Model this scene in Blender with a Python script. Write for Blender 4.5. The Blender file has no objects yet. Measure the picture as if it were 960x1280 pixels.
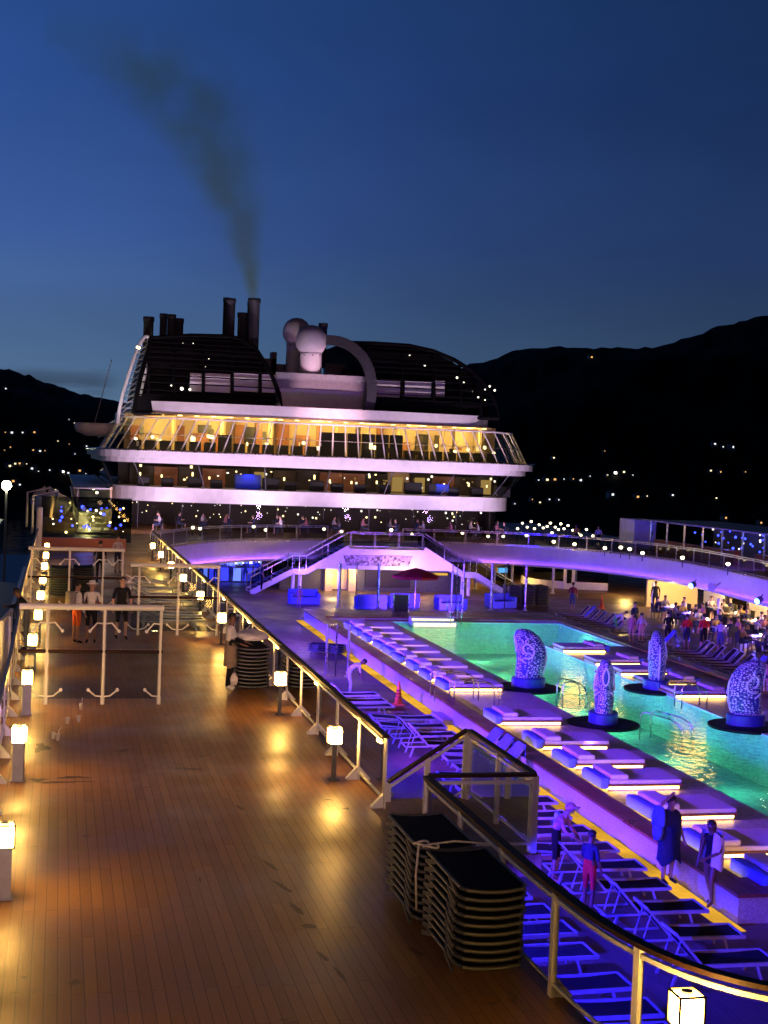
import bpy, bmesh, math, random
from mathutils import Vector, Matrix, Euler
random.seed(7)
R = math.radians
PI = math.pi
scn = bpy.context.scene
COL = scn.collection

# ---------------------------------------------------------------- camera
F, TH, PH, RO, EYE = 1775.0, R(12.93), R(2.02), R(2.18), 5.3
cam_d = bpy.data.cameras.new("camera")
cam = bpy.data.objects.new("camera", cam_d)
COL.objects.link(cam)
CM = Matrix.Rotation(-TH, 4, 'Z') @ Matrix.Rotation(PI / 2 - PH, 4, 'X') @ Matrix.Rotation(RO, 4, 'Z')
cam.matrix_world = Matrix.Translation((0, 0, EYE)) @ CM
cam_d.sensor_width = 36
cam_d.lens = F * 36 / 1280
cam_d.clip_start = 0.1
cam_d.clip_end = 20000
scn.camera = cam
M3 = CM.to_3x3()

def at(px, py, z):
    d = M3 @ Vector(((px - 480) / F, -(py - 640) / F, -1))
    t = (z - EYE) / d.z
    return Vector((d.x * t, d.y * t, z))

def atY(px, py, Y):
    d = M3 @ Vector(((px - 480) / F, -(py - 640) / F, -1))
    t = Y / d.y
    return Vector((d.x * t, Y, EYE + d.z * t))

ORD = "first second third fourth fifth sixth seventh eighth ninth tenth eleventh twelfth thirteenth fourteenth fifteenth sixteenth seventeenth eighteenth nineteenth twentieth".split()
def nth(i):
    if i < 20: return ORD[i]
    return "twenty-" + ORD[i - 20] if i < 29 else ("thirtieth" if i == 29 else "thirty-" + ORD[i - 30])

# ---------------------------------------------------------------- materials
MATS = {}
def nmat(name):
    m = bpy.data.materials.new(name); m.use_nodes = True
    nt = m.node_tree; nt.nodes.clear()
    out = nt.nodes.new('ShaderNodeOutputMaterial')
    MATS[name] = m
    return m, nt, out

def pm(name, col, rough=0.5, metal=0.0, var=0.25, scale=6.0, bump=0.0, coord='Object', spec=0.5, sheen=0):
    m, nt, out = nmat(name)
    b = nt.nodes.new('ShaderNodeBsdfPrincipled')
    tc = nt.nodes.new('ShaderNodeTexCoord')
    nz = nt.nodes.new('ShaderNodeTexNoise'); nz.inputs['Scale'].default_value = scale; nz.inputs['Detail'].default_value = 5
    nt.links.new(tc.outputs[coord], nz.inputs['Vector'])
    rp = nt.nodes.new('ShaderNodeValToRGB')
    rp.color_ramp.elements[0].position = 0.3; rp.color_ramp.elements[1].position = 0.72
    rp.color_ramp.elements[0].color = (*[c * (1 - var) for c in col], 1)
    rp.color_ramp.elements[1].color = (*[min(1, c * (1 + var * 0.6)) for c in col], 1)
    nt.links.new(nz.outputs['Fac'], rp.inputs['Fac'])
    nt.links.new(rp.outputs['Color'], b.inputs['Base Color'])
    mr = nt.nodes.new('ShaderNodeMapRange'); mr.inputs['To Min'].default_value = max(.02, rough - .1); mr.inputs['To Max'].default_value = min(1, rough + .12)
    nt.links.new(nz.outputs['Fac'], mr.inputs['Value']); nt.links.new(mr.outputs['Result'], b.inputs['Roughness'])
    b.inputs['Metallic'].default_value = metal
    b.inputs['Specular IOR Level'].default_value = spec
    if bump:
        bp = nt.nodes.new('ShaderNodeBump'); bp.inputs['Strength'].default_value = bump; bp.inputs['Distance'].default_value = 0.02
        nt.links.new(nz.outputs['Fac'], bp.inputs['Height']); nt.links.new(bp.outputs['Normal'], b.inputs['Normal'])
    nt.links.new(b.outputs[0], out.inputs[0])
    return m

def em(name, col, strength):
    m, nt, out = nmat(name)
    e = nt.nodes.new('ShaderNodeEmission'); e.inputs[0].default_value = (*col, 1); e.inputs[1].default_value = strength
    nt.links.new(e.outputs[0], out.inputs[0])
    return m

def glassmat(name, tint=(.85, .9, .92), refl=0.12, rough=0.02):
    m, nt, out = nmat(name)
    t = nt.nodes.new('ShaderNodeBsdfTransparent'); t.inputs[0].default_value = (*tint, 1)
    g = nt.nodes.new('ShaderNodeBsdfGlossy'); g.inputs['Roughness'].default_value = rough; g.inputs[0].default_value = (.9, .9, .95, 1)
    lw = nt.nodes.new('ShaderNodeLayerWeight'); lw.inputs[0].default_value = refl
    mx = nt.nodes.new('ShaderNodeMixShader')
    nt.links.new(lw.outputs['Fresnel'], mx.inputs[0]); nt.links.new(t.outputs[0], mx.inputs[1]); nt.links.new(g.outputs[0], mx.inputs[2])
    nt.links.new(mx.outputs[0], out.inputs[0])
    return m

def plankmat(name, col, width, along='Y', rough=0.4, dark=0.45, stains=True, length=2.6, stain_amt=.42):
    m, nt, out = nmat(name)
    N = nt.nodes.new; L = nt.links.new
    b = N('ShaderNodeBsdfPrincipled'); tc = N('ShaderNodeTexCoord')
    mp = N('ShaderNodeMapping')
    if along == 'Y': mp.inputs['Rotation'].default_value = (0, 0, R(90))
    L(tc.outputs['Object'], mp.inputs['Vector'])
    br = N('ShaderNodeTexBrick'); br.offset = .37
    br.inputs['Scale'].default_value = 1.0; br.inputs['Brick Width'].default_value = length; br.inputs['Row Height'].default_value = width
    br.inputs['Mortar Size'].default_value = 0.006; br.inputs['Mortar Smooth'].default_value = .2; br.inputs['Bias'].default_value = -.1
    br.inputs['Color1'].default_value = (*[c * .86 for c in col], 1); br.inputs['Color2'].default_value = (*[c * 1.12 for c in col], 1)
    br.inputs['Mortar'].default_value = (*[c * dark for c in col], 1)
    L(mp.outputs[0], br.inputs['Vector'])
    gr = N('ShaderNodeTexNoise'); gr.inputs['Scale'].default_value = 3; gr.inputs['Detail'].default_value = 8
    mp2 = N('ShaderNodeMapping'); mp2.inputs['Scale'].default_value = (14, .9, 1) if along == 'Y' else (.9, 14, 1)
    L(tc.outputs['Object'], mp2.inputs[0]); L(mp2.outputs[0], gr.inputs['Vector'])
    big = N('ShaderNodeTexNoise'); big.inputs['Scale'].default_value = .45; big.inputs['Detail'].default_value = 6; big.inputs['Roughness'].default_value = .65
    L(tc.outputs['Object'], big.inputs['Vector'])
    m1 = N('ShaderNodeMix'); m1.data_type = 'RGBA'; m1.blend_type = 'MULTIPLY'; m1.inputs[0].default_value = .55
    r1 = N('ShaderNodeValToRGB'); r1.color_ramp.elements[0].color = (.62, .6, .58, 1); r1.color_ramp.elements[1].color = (1.1, 1.08, 1.05, 1)
    L(gr.outputs['Fac'], r1.inputs[0]); L(br.outputs['Color'], m1.inputs[6]); L(r1.outputs[0], m1.inputs[7])
    src = m1.outputs[2]
    if stains:
        st = N('ShaderNodeTexNoise'); st.inputs['Scale'].default_value = 1.1; st.inputs['Detail'].default_value = 9; st.inputs['Roughness'].default_value = .7; st.inputs['Distortion'].default_value = .6
        L(tc.outputs['Object'], st.inputs['Vector'])
        r2 = N('ShaderNodeValToRGB'); r2.color_ramp.elements[0].position = .62; r2.color_ramp.elements[1].position = .68
        r2.color_ramp.elements[0].color = (1, 1, 1, 1); r2.color_ramp.elements[1].color = (stain_amt, stain_amt, stain_amt, 1)
        L(st.outputs['Fac'], r2.inputs[0])
        m2 = N('ShaderNodeMix'); m2.data_type = 'RGBA'; m2.blend_type = 'MULTIPLY'; m2.inputs[0].default_value = 1
        L(src, m2.inputs[6]); L(r2.outputs[0], m2.inputs[7]); src = m2.outputs[2]
        m3 = N('ShaderNodeMix'); m3.data_type = 'RGBA'; m3.blend_type = 'MULTIPLY'; m3.inputs[0].default_value = .8
        r3 = N('ShaderNodeValToRGB'); r3.color_ramp.elements[0].position = .3; r3.color_ramp.elements[0].color = (.7, .68, .66, 1); r3.color_ramp.elements[1].position = .7
        L(big.outputs['Fac'], r3.inputs[0]); L(src, m3.inputs[6]); L(r3.outputs[0], m3.inputs[7]); src = m3.outputs[2]
    L(src, b.inputs['Base Color'])
    mr = N('ShaderNodeMapRange'); mr.inputs['From Min'].default_value = .35; mr.inputs['From Max'].default_value = .65
    mr.inputs['To Min'].default_value = rough - .14; mr.inputs['To Max'].default_value = rough + .14
    L(big.outputs['Fac'], mr.inputs['Value']); L(mr.outputs[0], b.inputs['Roughness'])
    bp = N('ShaderNodeBump'); bp.inputs['Strength'].default_value = .16; bp.inputs['Distance'].default_value = .01
    ad = N('ShaderNodeMath'); ad.operation = 'SUBTRACT'
    L(gr.outputs['Fac'], ad.inputs[0]); L(br.outputs['Fac'], ad.inputs[1]); L(ad.outputs[0], bp.inputs['Height']); L(bp.outputs[0], b.inputs['Normal'])
    b.inputs['Specular IOR Level'].default_value = .4
    L(b.outputs[0], out.inputs[0])
    return m

M_DECK = plankmat('teak_walkway', (.40, .205, .075), .13, 'Y', .42)
M_POOLDECK = plankmat('pool_deck_planks', (.17, .11, .085), .12, 'Y', .45, stains=False)
M_CAP = plankmat('kerb_cap_wood', (.22, .075, .045), .17, 'Y', .4, stains=False, length=1.4)
M_WHITE = pm('white_paint', (.78, .78, .78), .4, var=.08, scale=2)
M_WHITEOLD = pm('weathered_white_paint', (.74, .73, .71), .5, var=.14, scale=1.1, bump=.03)
M_GREY = pm('grey_paint', (.32, .33, .35), .5, var=.15)
M_DARKGREY = pm('dark_grey_paint', (.08, .085, .09), .5)
M_BLACK = pm('black_paint', (.012, .012, .014), .45)
M_BLACKLOUVRE = pm('black_louvre', (.004, .004, .005), .6, var=.3, scale=.6, spec=.12)
M_VARNISH = pm('dark_varnish', (.035, .015, .010), .55, scale=9, spec=.2)
M_BRONZE = pm('dark_bronze', (.10, .075, .05), .45, .4)
M_STEEL = pm('steel', (.6, .6, .62), .28, 1.0, var=.1)
M_ALU = pm('brushed_aluminium', (.42, .42, .42), .38, .85, var=.2, scale=20)
M_LFRAME = pm('lounger_frame_paint', (.38, .37, .38), .45, var=.15)
M_FRAMED = pm('dark_alloy', (.075, .08, .09), .45, .3, var=.25, scale=14)
M_SLING = pm('black_sling', (.014, .014, .016), .85, var=.3, scale=60, bump=.1, spec=.15)
M_SLINGP = pm('charcoal_sling', (.04, .04, .045), .8, var=.3, scale=60, bump=.1)
M_MATT = pm('mattress_vinyl', (.62, .55, .56), .55, var=.1, scale=3, bump=.05)
M_TOWELB = pm('blue_towel', (.10, .16, .55), .95, var=.2, scale=25, bump=.3)
M_TOWELW = pm('white_towel', (.75, .73, .72), .95, var=.12, scale=25, bump=.3)
M_ORANGE = pm('orange_plastic', (.85, .18, .04), .5)
M_RED = pm('red_canvas', (.6, .02, .03), .7)
M_REDWOOD = pm('red_brown_panel', (.30, .075, .035), .5, scale=2)
M_GLASS = glassmat('clear_glass', (.74, .79, .83), .13)
M_GLASSD = glassmat('tinted_glass', (.34, .38, .40), .14)
M_GLASSN = glassmat('dark_window_glass', (.62, .64, .62), .12)
M_WARM = em('warm_lamp', (1, .53, .11), 120)
M_WARMDIM = em('amber_lamp', (1, .55, .08), .8)
M_GLOBE = em('globe_lamp', (1, .80, .45), 10)
M_TINY = em('small_warm_lamp', (1, .74, .30), 5)
M_TINYW = em('small_white_lamp', (1, .93, .75), 3)
M_STRIP = em('yellow_led_strip', (1, .58, .08), 34)
M_BEDSTRIP = em('bed_led_strip', (1, .57, .12), 16)
M_STEPSTRIP = em('step_led_strip', (1, .85, .5), 2.2)
M_BLUELED = em('blue_led', (.05, .16, 1), 22)
M_BLUEDIM = em('blue_led_small', (.03, .05, 1), 6)
M_CYAN = em('cyan_backlight', (.20, .40, 1), 2.2)
M_HOUSE = em('house_window_glow', (1, .80, .45), 2.2); M_HOUSEW = em('house_window_white', (.9, .95, 1), 1.5); M_HOUSEO = em('house_window_amber', (1, .5, .15), 1.3)
M_HOUSE2 = em('house_window_bright', (1, .9, .7), 12)
M_SKIN = [pm('skin_light', (.55, .33, .25), .55, var=.08), pm('skin_tan', (.38, .21, .14), .55, var=.08), pm('skin_brown', (.16, .08, .05), .5, var=.08)]
M_HAIR = pm('dark_hair', (.015, .011, .009), .6, scale=40)
M_HAIRB = pm('brown_hair', (.07, .04, .02), .6, scale=40)
M_PLASTIC = glassmat('clear_plastic', (.8, .8, .8), .25, .15)
M_ROPE = pm('white_rope', (.6, .58, .55), .8, scale=30)
_cl = {}
def cloth(name, col):
    if name not in _cl: _cl[name] = pm(name + '_cloth', col, .9, var=.2, scale=18, bump=.15, spec=.2)
    return _cl[name]
C_BLACK = cloth('black', (.015, .015, .018)); C_WHITE = cloth('white', (.72, .7, .68)); C_RED = cloth('red', (.6, .03, .03))
C_ORANGE = cloth('orange', (.8, .14, .03)); C_GREY = cloth('grey', (.25, .24, .23)); C_KHAKI = cloth('khaki', (.25, .2, .14))
C_NAVY = cloth('navy', (.03, .035, .08)); C_PINK = cloth('pink', (.6, .25, .3)); C_GREEN = cloth('green', (.1, .5, .1)); C_MAROON = cloth('maroon', (.22, .03, .05))
C_YEL = cloth('yellow', (.6, .42, .1)); C_DENIM = cloth('denim', (.08, .11, .2)); C_LILAC = cloth('lilac', (.5, .42, .5))

# stone mosaic of the kerb
def mosaicmat(name, col, scale, var=.45):
    m, nt, out = nmat(name); N = nt.nodes.new; L = nt.links.new
    b = N('ShaderNodeBsdfPrincipled'); tc = N('ShaderNodeTexCoord'); v = N('ShaderNodeTexVoronoi'); v.inputs['Scale'].default_value = scale
    L(tc.outputs['Object'], v.inputs['Vector'])
    sp = N('ShaderNodeSeparateColor'); L(v.outputs['Color'], sp.inputs[0])
    rp = N('ShaderNodeValToRGB'); rp.color_ramp.elements[0].color = (*[c * (1 - var) for c in col], 1); rp.color_ramp.elements[1].color = (*[c * (1 + var) for c in col], 1)
    L(sp.outputs[0], rp.inputs[0])
    L(rp.outputs[0], b.inputs['Base Color']); b.inputs['Roughness'].default_value = .4
    bp = N('ShaderNodeBump'); bp.inputs['Strength'].default_value = .3; bp.inputs['Distance'].default_value = .01
    L(v.outputs['Distance'], bp.inputs['Height']); L(bp.outputs[0], b.inputs['Normal'])
    L(b.outputs[0], out.inputs[0]); return m
M_MOSAIC = mosaicmat('stone_mosaic', (.36, .33, .32), 40, .22)
M_TILE = mosaicmat('wet_ledge_tile', (.42, .36, .30), 16, .3)
def glowtile():  # yellow light of the gutter floor, painted as emission
    m, nt, out = nmat('gutter_glow'); N = nt.nodes.new; L = nt.links.new
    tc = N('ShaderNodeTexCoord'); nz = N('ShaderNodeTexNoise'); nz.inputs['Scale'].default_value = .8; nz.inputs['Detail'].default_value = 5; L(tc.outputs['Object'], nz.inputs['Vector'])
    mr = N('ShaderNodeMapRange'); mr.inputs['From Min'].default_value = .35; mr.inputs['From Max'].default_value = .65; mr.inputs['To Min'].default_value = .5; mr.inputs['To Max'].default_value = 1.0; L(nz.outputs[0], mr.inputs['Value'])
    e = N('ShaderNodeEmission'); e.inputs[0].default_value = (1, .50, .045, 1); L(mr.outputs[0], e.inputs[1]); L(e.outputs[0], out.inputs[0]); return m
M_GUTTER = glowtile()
M_POOLTILE = mosaicmat('pool_tile', (.42, .80, .70), 9, .12)
M_DECOR = mosaicmat('decor_mosaic', (.34, .30, .38), 8, .85)

# koi scales: pale mosaic pieces with dark blue joints
def scalemat():
    m, nt, out = nmat('koi_scale_mosaic'); N = nt.nodes.new; L = nt.links.new
    b = N('ShaderNodeBsdfPrincipled'); uv = N('ShaderNodeTexCoord')
    mp = N('ShaderNodeMapping'); mp.inputs['Scale'].default_value = (26, 26, 1)
    L(uv.outputs['UV'], mp.inputs[0])
    v = N('ShaderNodeTexVoronoi'); v.feature = 'DISTANCE_TO_EDGE'; v.inputs['Scale'].default_value = 1; v.inputs['Randomness'].default_value = .55
    L(mp.outputs[0], v.inputs['Vector'])
    nz = N('ShaderNodeTexNoise'); nz.inputs['Scale'].default_value = 30; L(uv.outputs['UV'], nz.inputs['Vector'])
    ad = N('ShaderNodeMath'); ad.operation = 'MULTIPLY_ADD'; ad.inputs[1].default_value = .25; L(nz.outputs[0], ad.inputs[0]); L(v.outputs['Distance'], ad.inputs[2])
    rp = N('ShaderNodeValToRGB'); rp.color_ramp.elements[0].position = .26; rp.color_ramp.elements[0].color = (.03, .035, .16, 1)
    rp.color_ramp.elements[1].position = .36; rp.color_ramp.elements[1].color = (.78, .76, .8, 1)
    L(ad.outputs[0], rp.inputs[0]); L(rp.outputs[0], b.inputs['Base Color']); b.inputs['Roughness'].default_value = .35
    bp = N('ShaderNodeBump'); bp.inputs['Strength'].default_value = .5; bp.inputs['Distance'].default_value = .02; bp.invert = True
    L(ad.outputs[0], bp.inputs['Height']); L(bp.outputs[0], b.inputs['Normal'])
    L(b.outputs[0], out.inputs[0]); return m
M_KOI = scalemat()
M_KOIBLUE = pm('koi_blue_mosaic', (.03, .035, .22), .35, scale=40)
M_KOIWHITE = pm('koi_white_mosaic', (.78, .75, .78), .35, scale=40)

def watermat(name, tint, wave, dist, rough=.03, fac=.35, deep=None):
    m, nt, out = nmat(name); N = nt.nodes.new; L = nt.links.new
    tc = N('ShaderNodeTexCoord')
    mp = N('ShaderNodeMapping'); mp.inputs['Scale'].default_value = (1, .8, 1); L(tc.outputs['Object'], mp.inputs[0])
    nz = N('ShaderNodeTexNoise'); nz.inputs['Scale'].default_value = wave; nz.inputs['Detail'].default_value = 4; nz.inputs['Distortion'].default_value = .8
    L(mp.outputs[0], nz.inputs['Vector'])
    bp = N('ShaderNodeBump'); bp.inputs['Strength'].default_value = 1; bp.inputs['Distance'].default_value = dist; L(nz.outputs[0], bp.inputs['Height'])
    g = N('ShaderNodeBsdfGlossy'); g.inputs['Roughness'].default_value = rough; L(bp.outputs[0], g.inputs['Normal'])
    if deep: 
        t = N('ShaderNodeBsdfDiffuse'); t.inputs[0].default_value = (*deep, 1)
    else:
        t = N('ShaderNodeBsdfTransparent'); t.inputs[0].default_value = (*tint, 1)
    fr = N('ShaderNodeFresnel'); fr.inputs[0].default_value = 1.33; L(bp.outputs[0], fr.inputs['Normal'])
    mu = N('ShaderNodeMath'); mu.operation = 'MULTIPLY'; mu.inputs[1].default_value = fac; mu.use_clamp = True; L(fr.outputs[0], mu.inputs[0])
    mx = N('ShaderNodeMixShader'); L(mu.outputs[0], mx.inputs[0]); L(t.outputs[0], mx.inputs[1]); L(g.outputs[0], mx.inputs[2])
    L(mx.outputs[0], out.inputs[0]); return m
M_WATER = watermat('pool_water', (.55, .92, .86), 2.6, .16, .05, .6)
M_SEA = watermat('harbour_sea', None, .12, .5, .12, .35, deep=(.004, .006, .009))
M_HILL = pm('night_hill', (.010, .012, .008), .95, var=.5, scale=.02, bump=0, spec=.1)

# ---------------------------------------------------------------- mesh builder
class MB:
    def __init__(s): s.v = []; s.f = []; s.mi = []; s.cur = 0; s.uv = None
    def mat(s, i): s.cur = i; return s
    def add(s, vs, fs):
        o = len(s.v); s.v += [tuple(p) for p in vs]
        for f in fs: s.f.append(tuple(i + o for i in f)); s.mi.append(s.cur)
        return s
    def box(s, c, d, rot=None):
        hx, hy, hz = d[0] / 2, d[1] / 2, d[2] / 2
        vs = [Vector((x, y, z)) for z in (-hz, hz) for y in (-hy, hy) for x in (-hx, hx)]
        if rot is not None:
            e = rot if isinstance(rot, Matrix) else Euler(rot).to_matrix()
            vs = [e @ p for p in vs]
        c = Vector(c); vs = [p + c for p in vs]
        return s.add(vs, [(0, 2, 3, 1), (4, 5, 7, 6), (0, 1, 5, 4), (2, 6, 7, 3), (0, 4, 6, 2), (1, 3, 7, 5)])
    def bb(s, a, b):   # box from two corners
        return s.box([(a[i] + b[i]) / 2 for i in range(3)], [abs(a[i] - b[i]) for i in range(3)])
    def cbox(s, c, d, ch=.02, rot=None):  # chamfered box
        bm = bmesh.new(); bmesh.ops.create_cube(bm, size=1)
        bmesh.ops.scale(bm, vec=d, verts=bm.verts)
        bmesh.ops.bevel(bm, geom=bm.edges[:], offset=ch, segments=2, affect='EDGES', profile=.6)
        if rot: bmesh.ops.rotate(bm, cent=(0, 0, 0), matrix=Euler(rot).to_matrix(), verts=bm.verts)
        bm.verts.index_update()
        s.add([v.co + Vector(c) for v in bm.verts], [[v.index for v in f.verts] for f in bm.faces]); bm.free(); return s
    def beam(s, p, q, w, h, up=(0, 0, 1)):
        p = Vector(p); q = Vector(q); d = (q - p).normalized(); u = Vector(up)
        if abs(d.dot(u)) > .99: u = Vector((0, 1, 0))
        r = d.cross(u).normalized() * w / 2; t = r.cross(d).normalized() * h / 2
        vs = [p - r - t, p + r - t, p + r + t, p - r + t, q - r - t, q + r - t, q + r + t, q - r + t]
        return s.add(vs, [(3, 2, 1, 0), (4, 5, 6, 7), (0, 1, 5, 4), (1, 2, 6, 5), (2, 3, 7, 6), (3, 0, 4, 7)])
    def tube(s, pts, r, n=8, cap=True, r2=None):
        pts = [Vector(p) for p in pts]; rings = []; k = len(pts)
        nrm = None
        for i, p in enumerate(pts):
            d = (pts[min(i + 1, k - 1)] - pts[max(i - 1, 0)]).normalized()
            if nrm is None:
                nrm = d.cross(Vector((0, 0, 1)))
                if nrm.length < .01: nrm = d.cross(Vector((0, 1, 0)))
                nrm.normalize()
            else:
                nrm = (nrm - d * nrm.dot(d)).normalized()
            b = d.cross(nrm)
            rr = r if r2 is None else (r + (r2 - r) * i / max(1, k - 1))
            if isinstance(r, (list, tuple)): rr = r[i]
            rings.append([p + (nrm * math.cos(2 * PI * j / n) + b * math.sin(2 * PI * j / n)) * rr for j in range(n)])
        vs = [v for rg in rings for v in rg]; fs = []
        for i in range(k - 1):
            for j in range(n):
                a = i * n + j; c = i * n + (j + 1) % n
                fs.append((a, c, c + n, a + n))
        if cap: fs.append(tuple(reversed(range(n)))); fs.append(tuple(range((k - 1) * n, k * n)))
        return s.add(vs, fs)
    def lathe(s, prof, c=(0, 0, 0), n=16, sx=1, sy=1):
        vs = []; fs = []
        for r, z in prof:
            for j in range(n):
                a = 2 * PI * j / n; vs.append((c[0] + r * math.cos(a) * sx, c[1] + r * math.sin(a) * sy, c[2] + z))
        for i in range(len(prof) - 1):
            for j in range(n):
                a = i * n + j; b = i * n + (j + 1) % n; fs.append((a, b, b + n, a + n))
        fs.append(tuple(reversed(range(n)))); fs.append(tuple(range((len(prof) - 1) * n, len(prof) * n)))
        return s.add(vs, fs)
    def ball(s, c, r, n=8, sc=(1, 1, 1)):
        m = max(4, n // 2 + 1)
        prof = [(max(.001, math.sin(PI * i / m)) * r, -math.cos(PI * i / m) * r * sc[2]) for i in range(m + 1)]
        return s.lathe(prof, c, n, sc[0], sc[1])
    def prism(s, poly, z0, z1):
        n = len(poly); vs = [(p[0], p[1], z0) for p in poly] + [(p[0], p[1], z1) for p in poly]
        fs = [tuple(reversed(range(n))), tuple(range(n, 2 * n))] + [(i, (i + 1) % n, n + (i + 1) % n, n + i) for i in range(n)]
        return s.add(vs, fs)
    def ypr(s, poly, y0, y1):  # polygon in XZ extruded along Y
        n = len(poly); vs = [(p[0], y0, p[1]) for p in poly] + [(p[0], y1, p[1]) for p in poly]
        fs = [tuple(range(n)), tuple(reversed(range(n, 2 * n)))] + [((i + 1) % n, i, n + i, n + (i + 1) % n) for i in range(n)]
        return s.add(vs, fs)
    def wall(s, b, t, zb=None, zt=None, closed=False):  # strip between two polylines
        n = len(b); vs = list(b) + list(t); fs = [(i, i + 1, n + i + 1, n + i) for i in range(n - 1)]
        return s.add(vs, fs)
    def build(s, name, mats, parent=None, smooth=False, loc=None):
        me = bpy.data.meshes.new(name)
        me.from_pydata(s.v, [], s.f)
        if not isinstance(mats, (list, tuple)): mats = [mats]
        for m in mats: me.materials.append(m)
        if len(mats) > 1: me.polygons.foreach_set('material_index', s.mi)
        if smooth: me.polygons.foreach_set('use_smooth', [True] * len(me.polygons))
        me.update()
        o = bpy.data.objects.new(name, me); COL.objects.link(o)
        if parent is not None: o.parent = parent
        if loc is not None: o.location = loc
        return o

def tag(o, label=None, cat=None, group=None, kind=None):
    if label: o['label'] = label
    if cat: o['category'] = cat
    if group: o['group'] = group
    if kind: o['kind'] = kind
    return o
def thing(name, label, cat, loc=(0, 0, 0), rz=0, group=None):
    o = bpy.data.objects.new(name, None); o.empty_display_size = .2; COL.objects.link(o)
    o.location = loc; o.rotation_euler = (0, 0, rz)
    return tag(o, label, cat, group)
KIDS = {}
def copy_tree(src, parent=None, loc=None, rz=None, label=None, group=None):
    c = src.copy(); COL.objects.link(c)
    if parent is not None: c.parent = parent
    if loc is not None: c.location = loc
    if rz is not None: c.rotation_euler = (0, 0, rz)
    if label: c['label'] = label
    if group: c['group'] = group
    for ch in list(src.children): copy_tree(ch, c)
    return c
def struct(o): o['kind'] = 'structure'; return o

def lamp(kind, name, loc, energy, col, size=.3, target=None, parent=None, angle=60, blend=.5, shape=None, sizey=None):
    d = bpy.data.lights.new(name, kind); d.energy = energy; d.color = col
    if kind == 'POINT': d.shadow_soft_size = size
    if kind == 'SPOT': d.shadow_soft_size = size; d.spot_size = R(angle); d.spot_blend = blend
    if kind == 'AREA':
        d.size = size
        if sizey: d.shape = 'RECTANGLE'; d.size_y = sizey
    o = bpy.data.objects.new(name, d); COL.objects.link(o); o.location = loc
    if target is not None:
        o.rotation_euler = (Vector(target) - Vector(loc)).to_track_quat('-Z', 'Y').to_euler()
    if parent is not None: o.parent = parent
    return o

# ================================================================ WORLD
w = bpy.data.worlds.new("World"); scn.world = w; w.use_nodes = True
nt = w.node_tree; nt.nodes.clear()
N = nt.nodes.new; L = nt.links.new
wo = N('ShaderNodeOutputWorld'); bg = N('ShaderNodeBackground'); sky = N('ShaderNodeTexSky')
sky.sky_type = 'NISHITA'; sky.sun_disc = False
SUN_EL, SUN_ROT = R(-3.2), R(-62)
sky.sun_elevation = SUN_EL; sky.sun_rotation = SUN_ROT; sky.air_density = 1.0; sky.dust_density = .3; sky.ozone_density = 3.0
tcw = N('ShaderNodeTexCoord')
# thin evening cloud banks low over the left hill and faint streaks elsewhere
mpw = N('ShaderNodeMapping'); mpw.inputs['Scale'].default_value = (5, 5, 34); L(tcw.outputs['Generated'], mpw.inputs[0])
nzw = N('ShaderNodeTexNoise'); nzw.inputs['Scale'].default_value = 1.6; nzw.inputs['Detail'].default_value = 6; L(mpw.outputs[0], nzw.inputs['Vector'])
sx = N('ShaderNodeSeparateXYZ'); L(tcw.outputs['Generated'], sx.inputs[0])
band = N('ShaderNodeMapRange'); band.interpolation_type = 'SMOOTHSTEP'; band.inputs['From Min'].default_value = .062; band.inputs['From Max'].default_value = .046; L(sx.outputs['Z'], band.inputs['Value'])
side = N('ShaderNodeMapRange'); side.interpolation_type = 'SMOOTHSTEP'; side.inputs['From Min'].default_value = .05; side.inputs['From Max'].default_value = .02; L(sx.outputs['X'], side.inputs['Value'])
cl = N('ShaderNodeMapRange'); cl.interpolation_type = 'SMOOTHSTEP'; cl.inputs['From Min'].default_value = .40; cl.inputs['From Max'].default_value = .60; L(nzw.outputs['Fac'], cl.inputs['Value'])
mm = N('ShaderNodeMath'); mm.operation = 'MULTIPLY'; L(band.outputs[0], mm.inputs[0]); L(side.outputs[0], mm.inputs[1])
mm2 = N('ShaderNodeMath'); mm2.operation = 'MULTIPLY'; L(mm.outputs[0], mm2.inputs[0]); L(cl.outputs[0], mm2.inputs[1])
mm3 = N('ShaderNodeMath'); mm3.operation = 'MULTIPLY'; mm3.inputs[1].default_value = .75; L(mm2.outputs[0], mm3.inputs[0])
el = N('ShaderNodeValToRGB'); cr_ = el.color_ramp
for i_, (z_, c_) in enumerate([(0, (.078, .140, .215)), (.07, (.048, .098, .195)), (.15, (.027, .066, .208)), (.25, (.016, .050, .185)), (.34, (.011, .041, .145)), (.46, (.0035, .015, .06)), (.7, (.0008, .003, .013)), (1, (.0004, .0015, .006))]):
    e_ = cr_.elements[i_] if i_ < 2 else cr_.elements.new(z_)
    e_.position = z_; e_.color = (*c_, 1)
L(sx.outputs['Z'], el.inputs[0])
az = N('ShaderNodeMapRange'); az.interpolation_type = 'SMOOTHSTEP'; az.inputs['From Min'].default_value = -.15; az.inputs['From Max'].default_value = .50; az.inputs['To Min'].default_value = 1.6; az.inputs['To Max'].default_value = .58; L(sx.outputs['X'], az.inputs['Value'])
bk = N('ShaderNodeMapRange'); bk.interpolation_type = 'SMOOTHSTEP'; bk.inputs['From Min'].default_value = -.2; bk.inputs['From Max'].default_value = .6; bk.inputs['To Min'].default_value = .06; bk.inputs['To Max'].default_value = .92; L(sx.outputs['Y'], bk.inputs['Value'])
fm = N('ShaderNodeMath'); fm.operation = 'MULTIPLY'; L(az.outputs[0], fm.inputs[0]); L(bk.outputs[0], fm.inputs[1])
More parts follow.
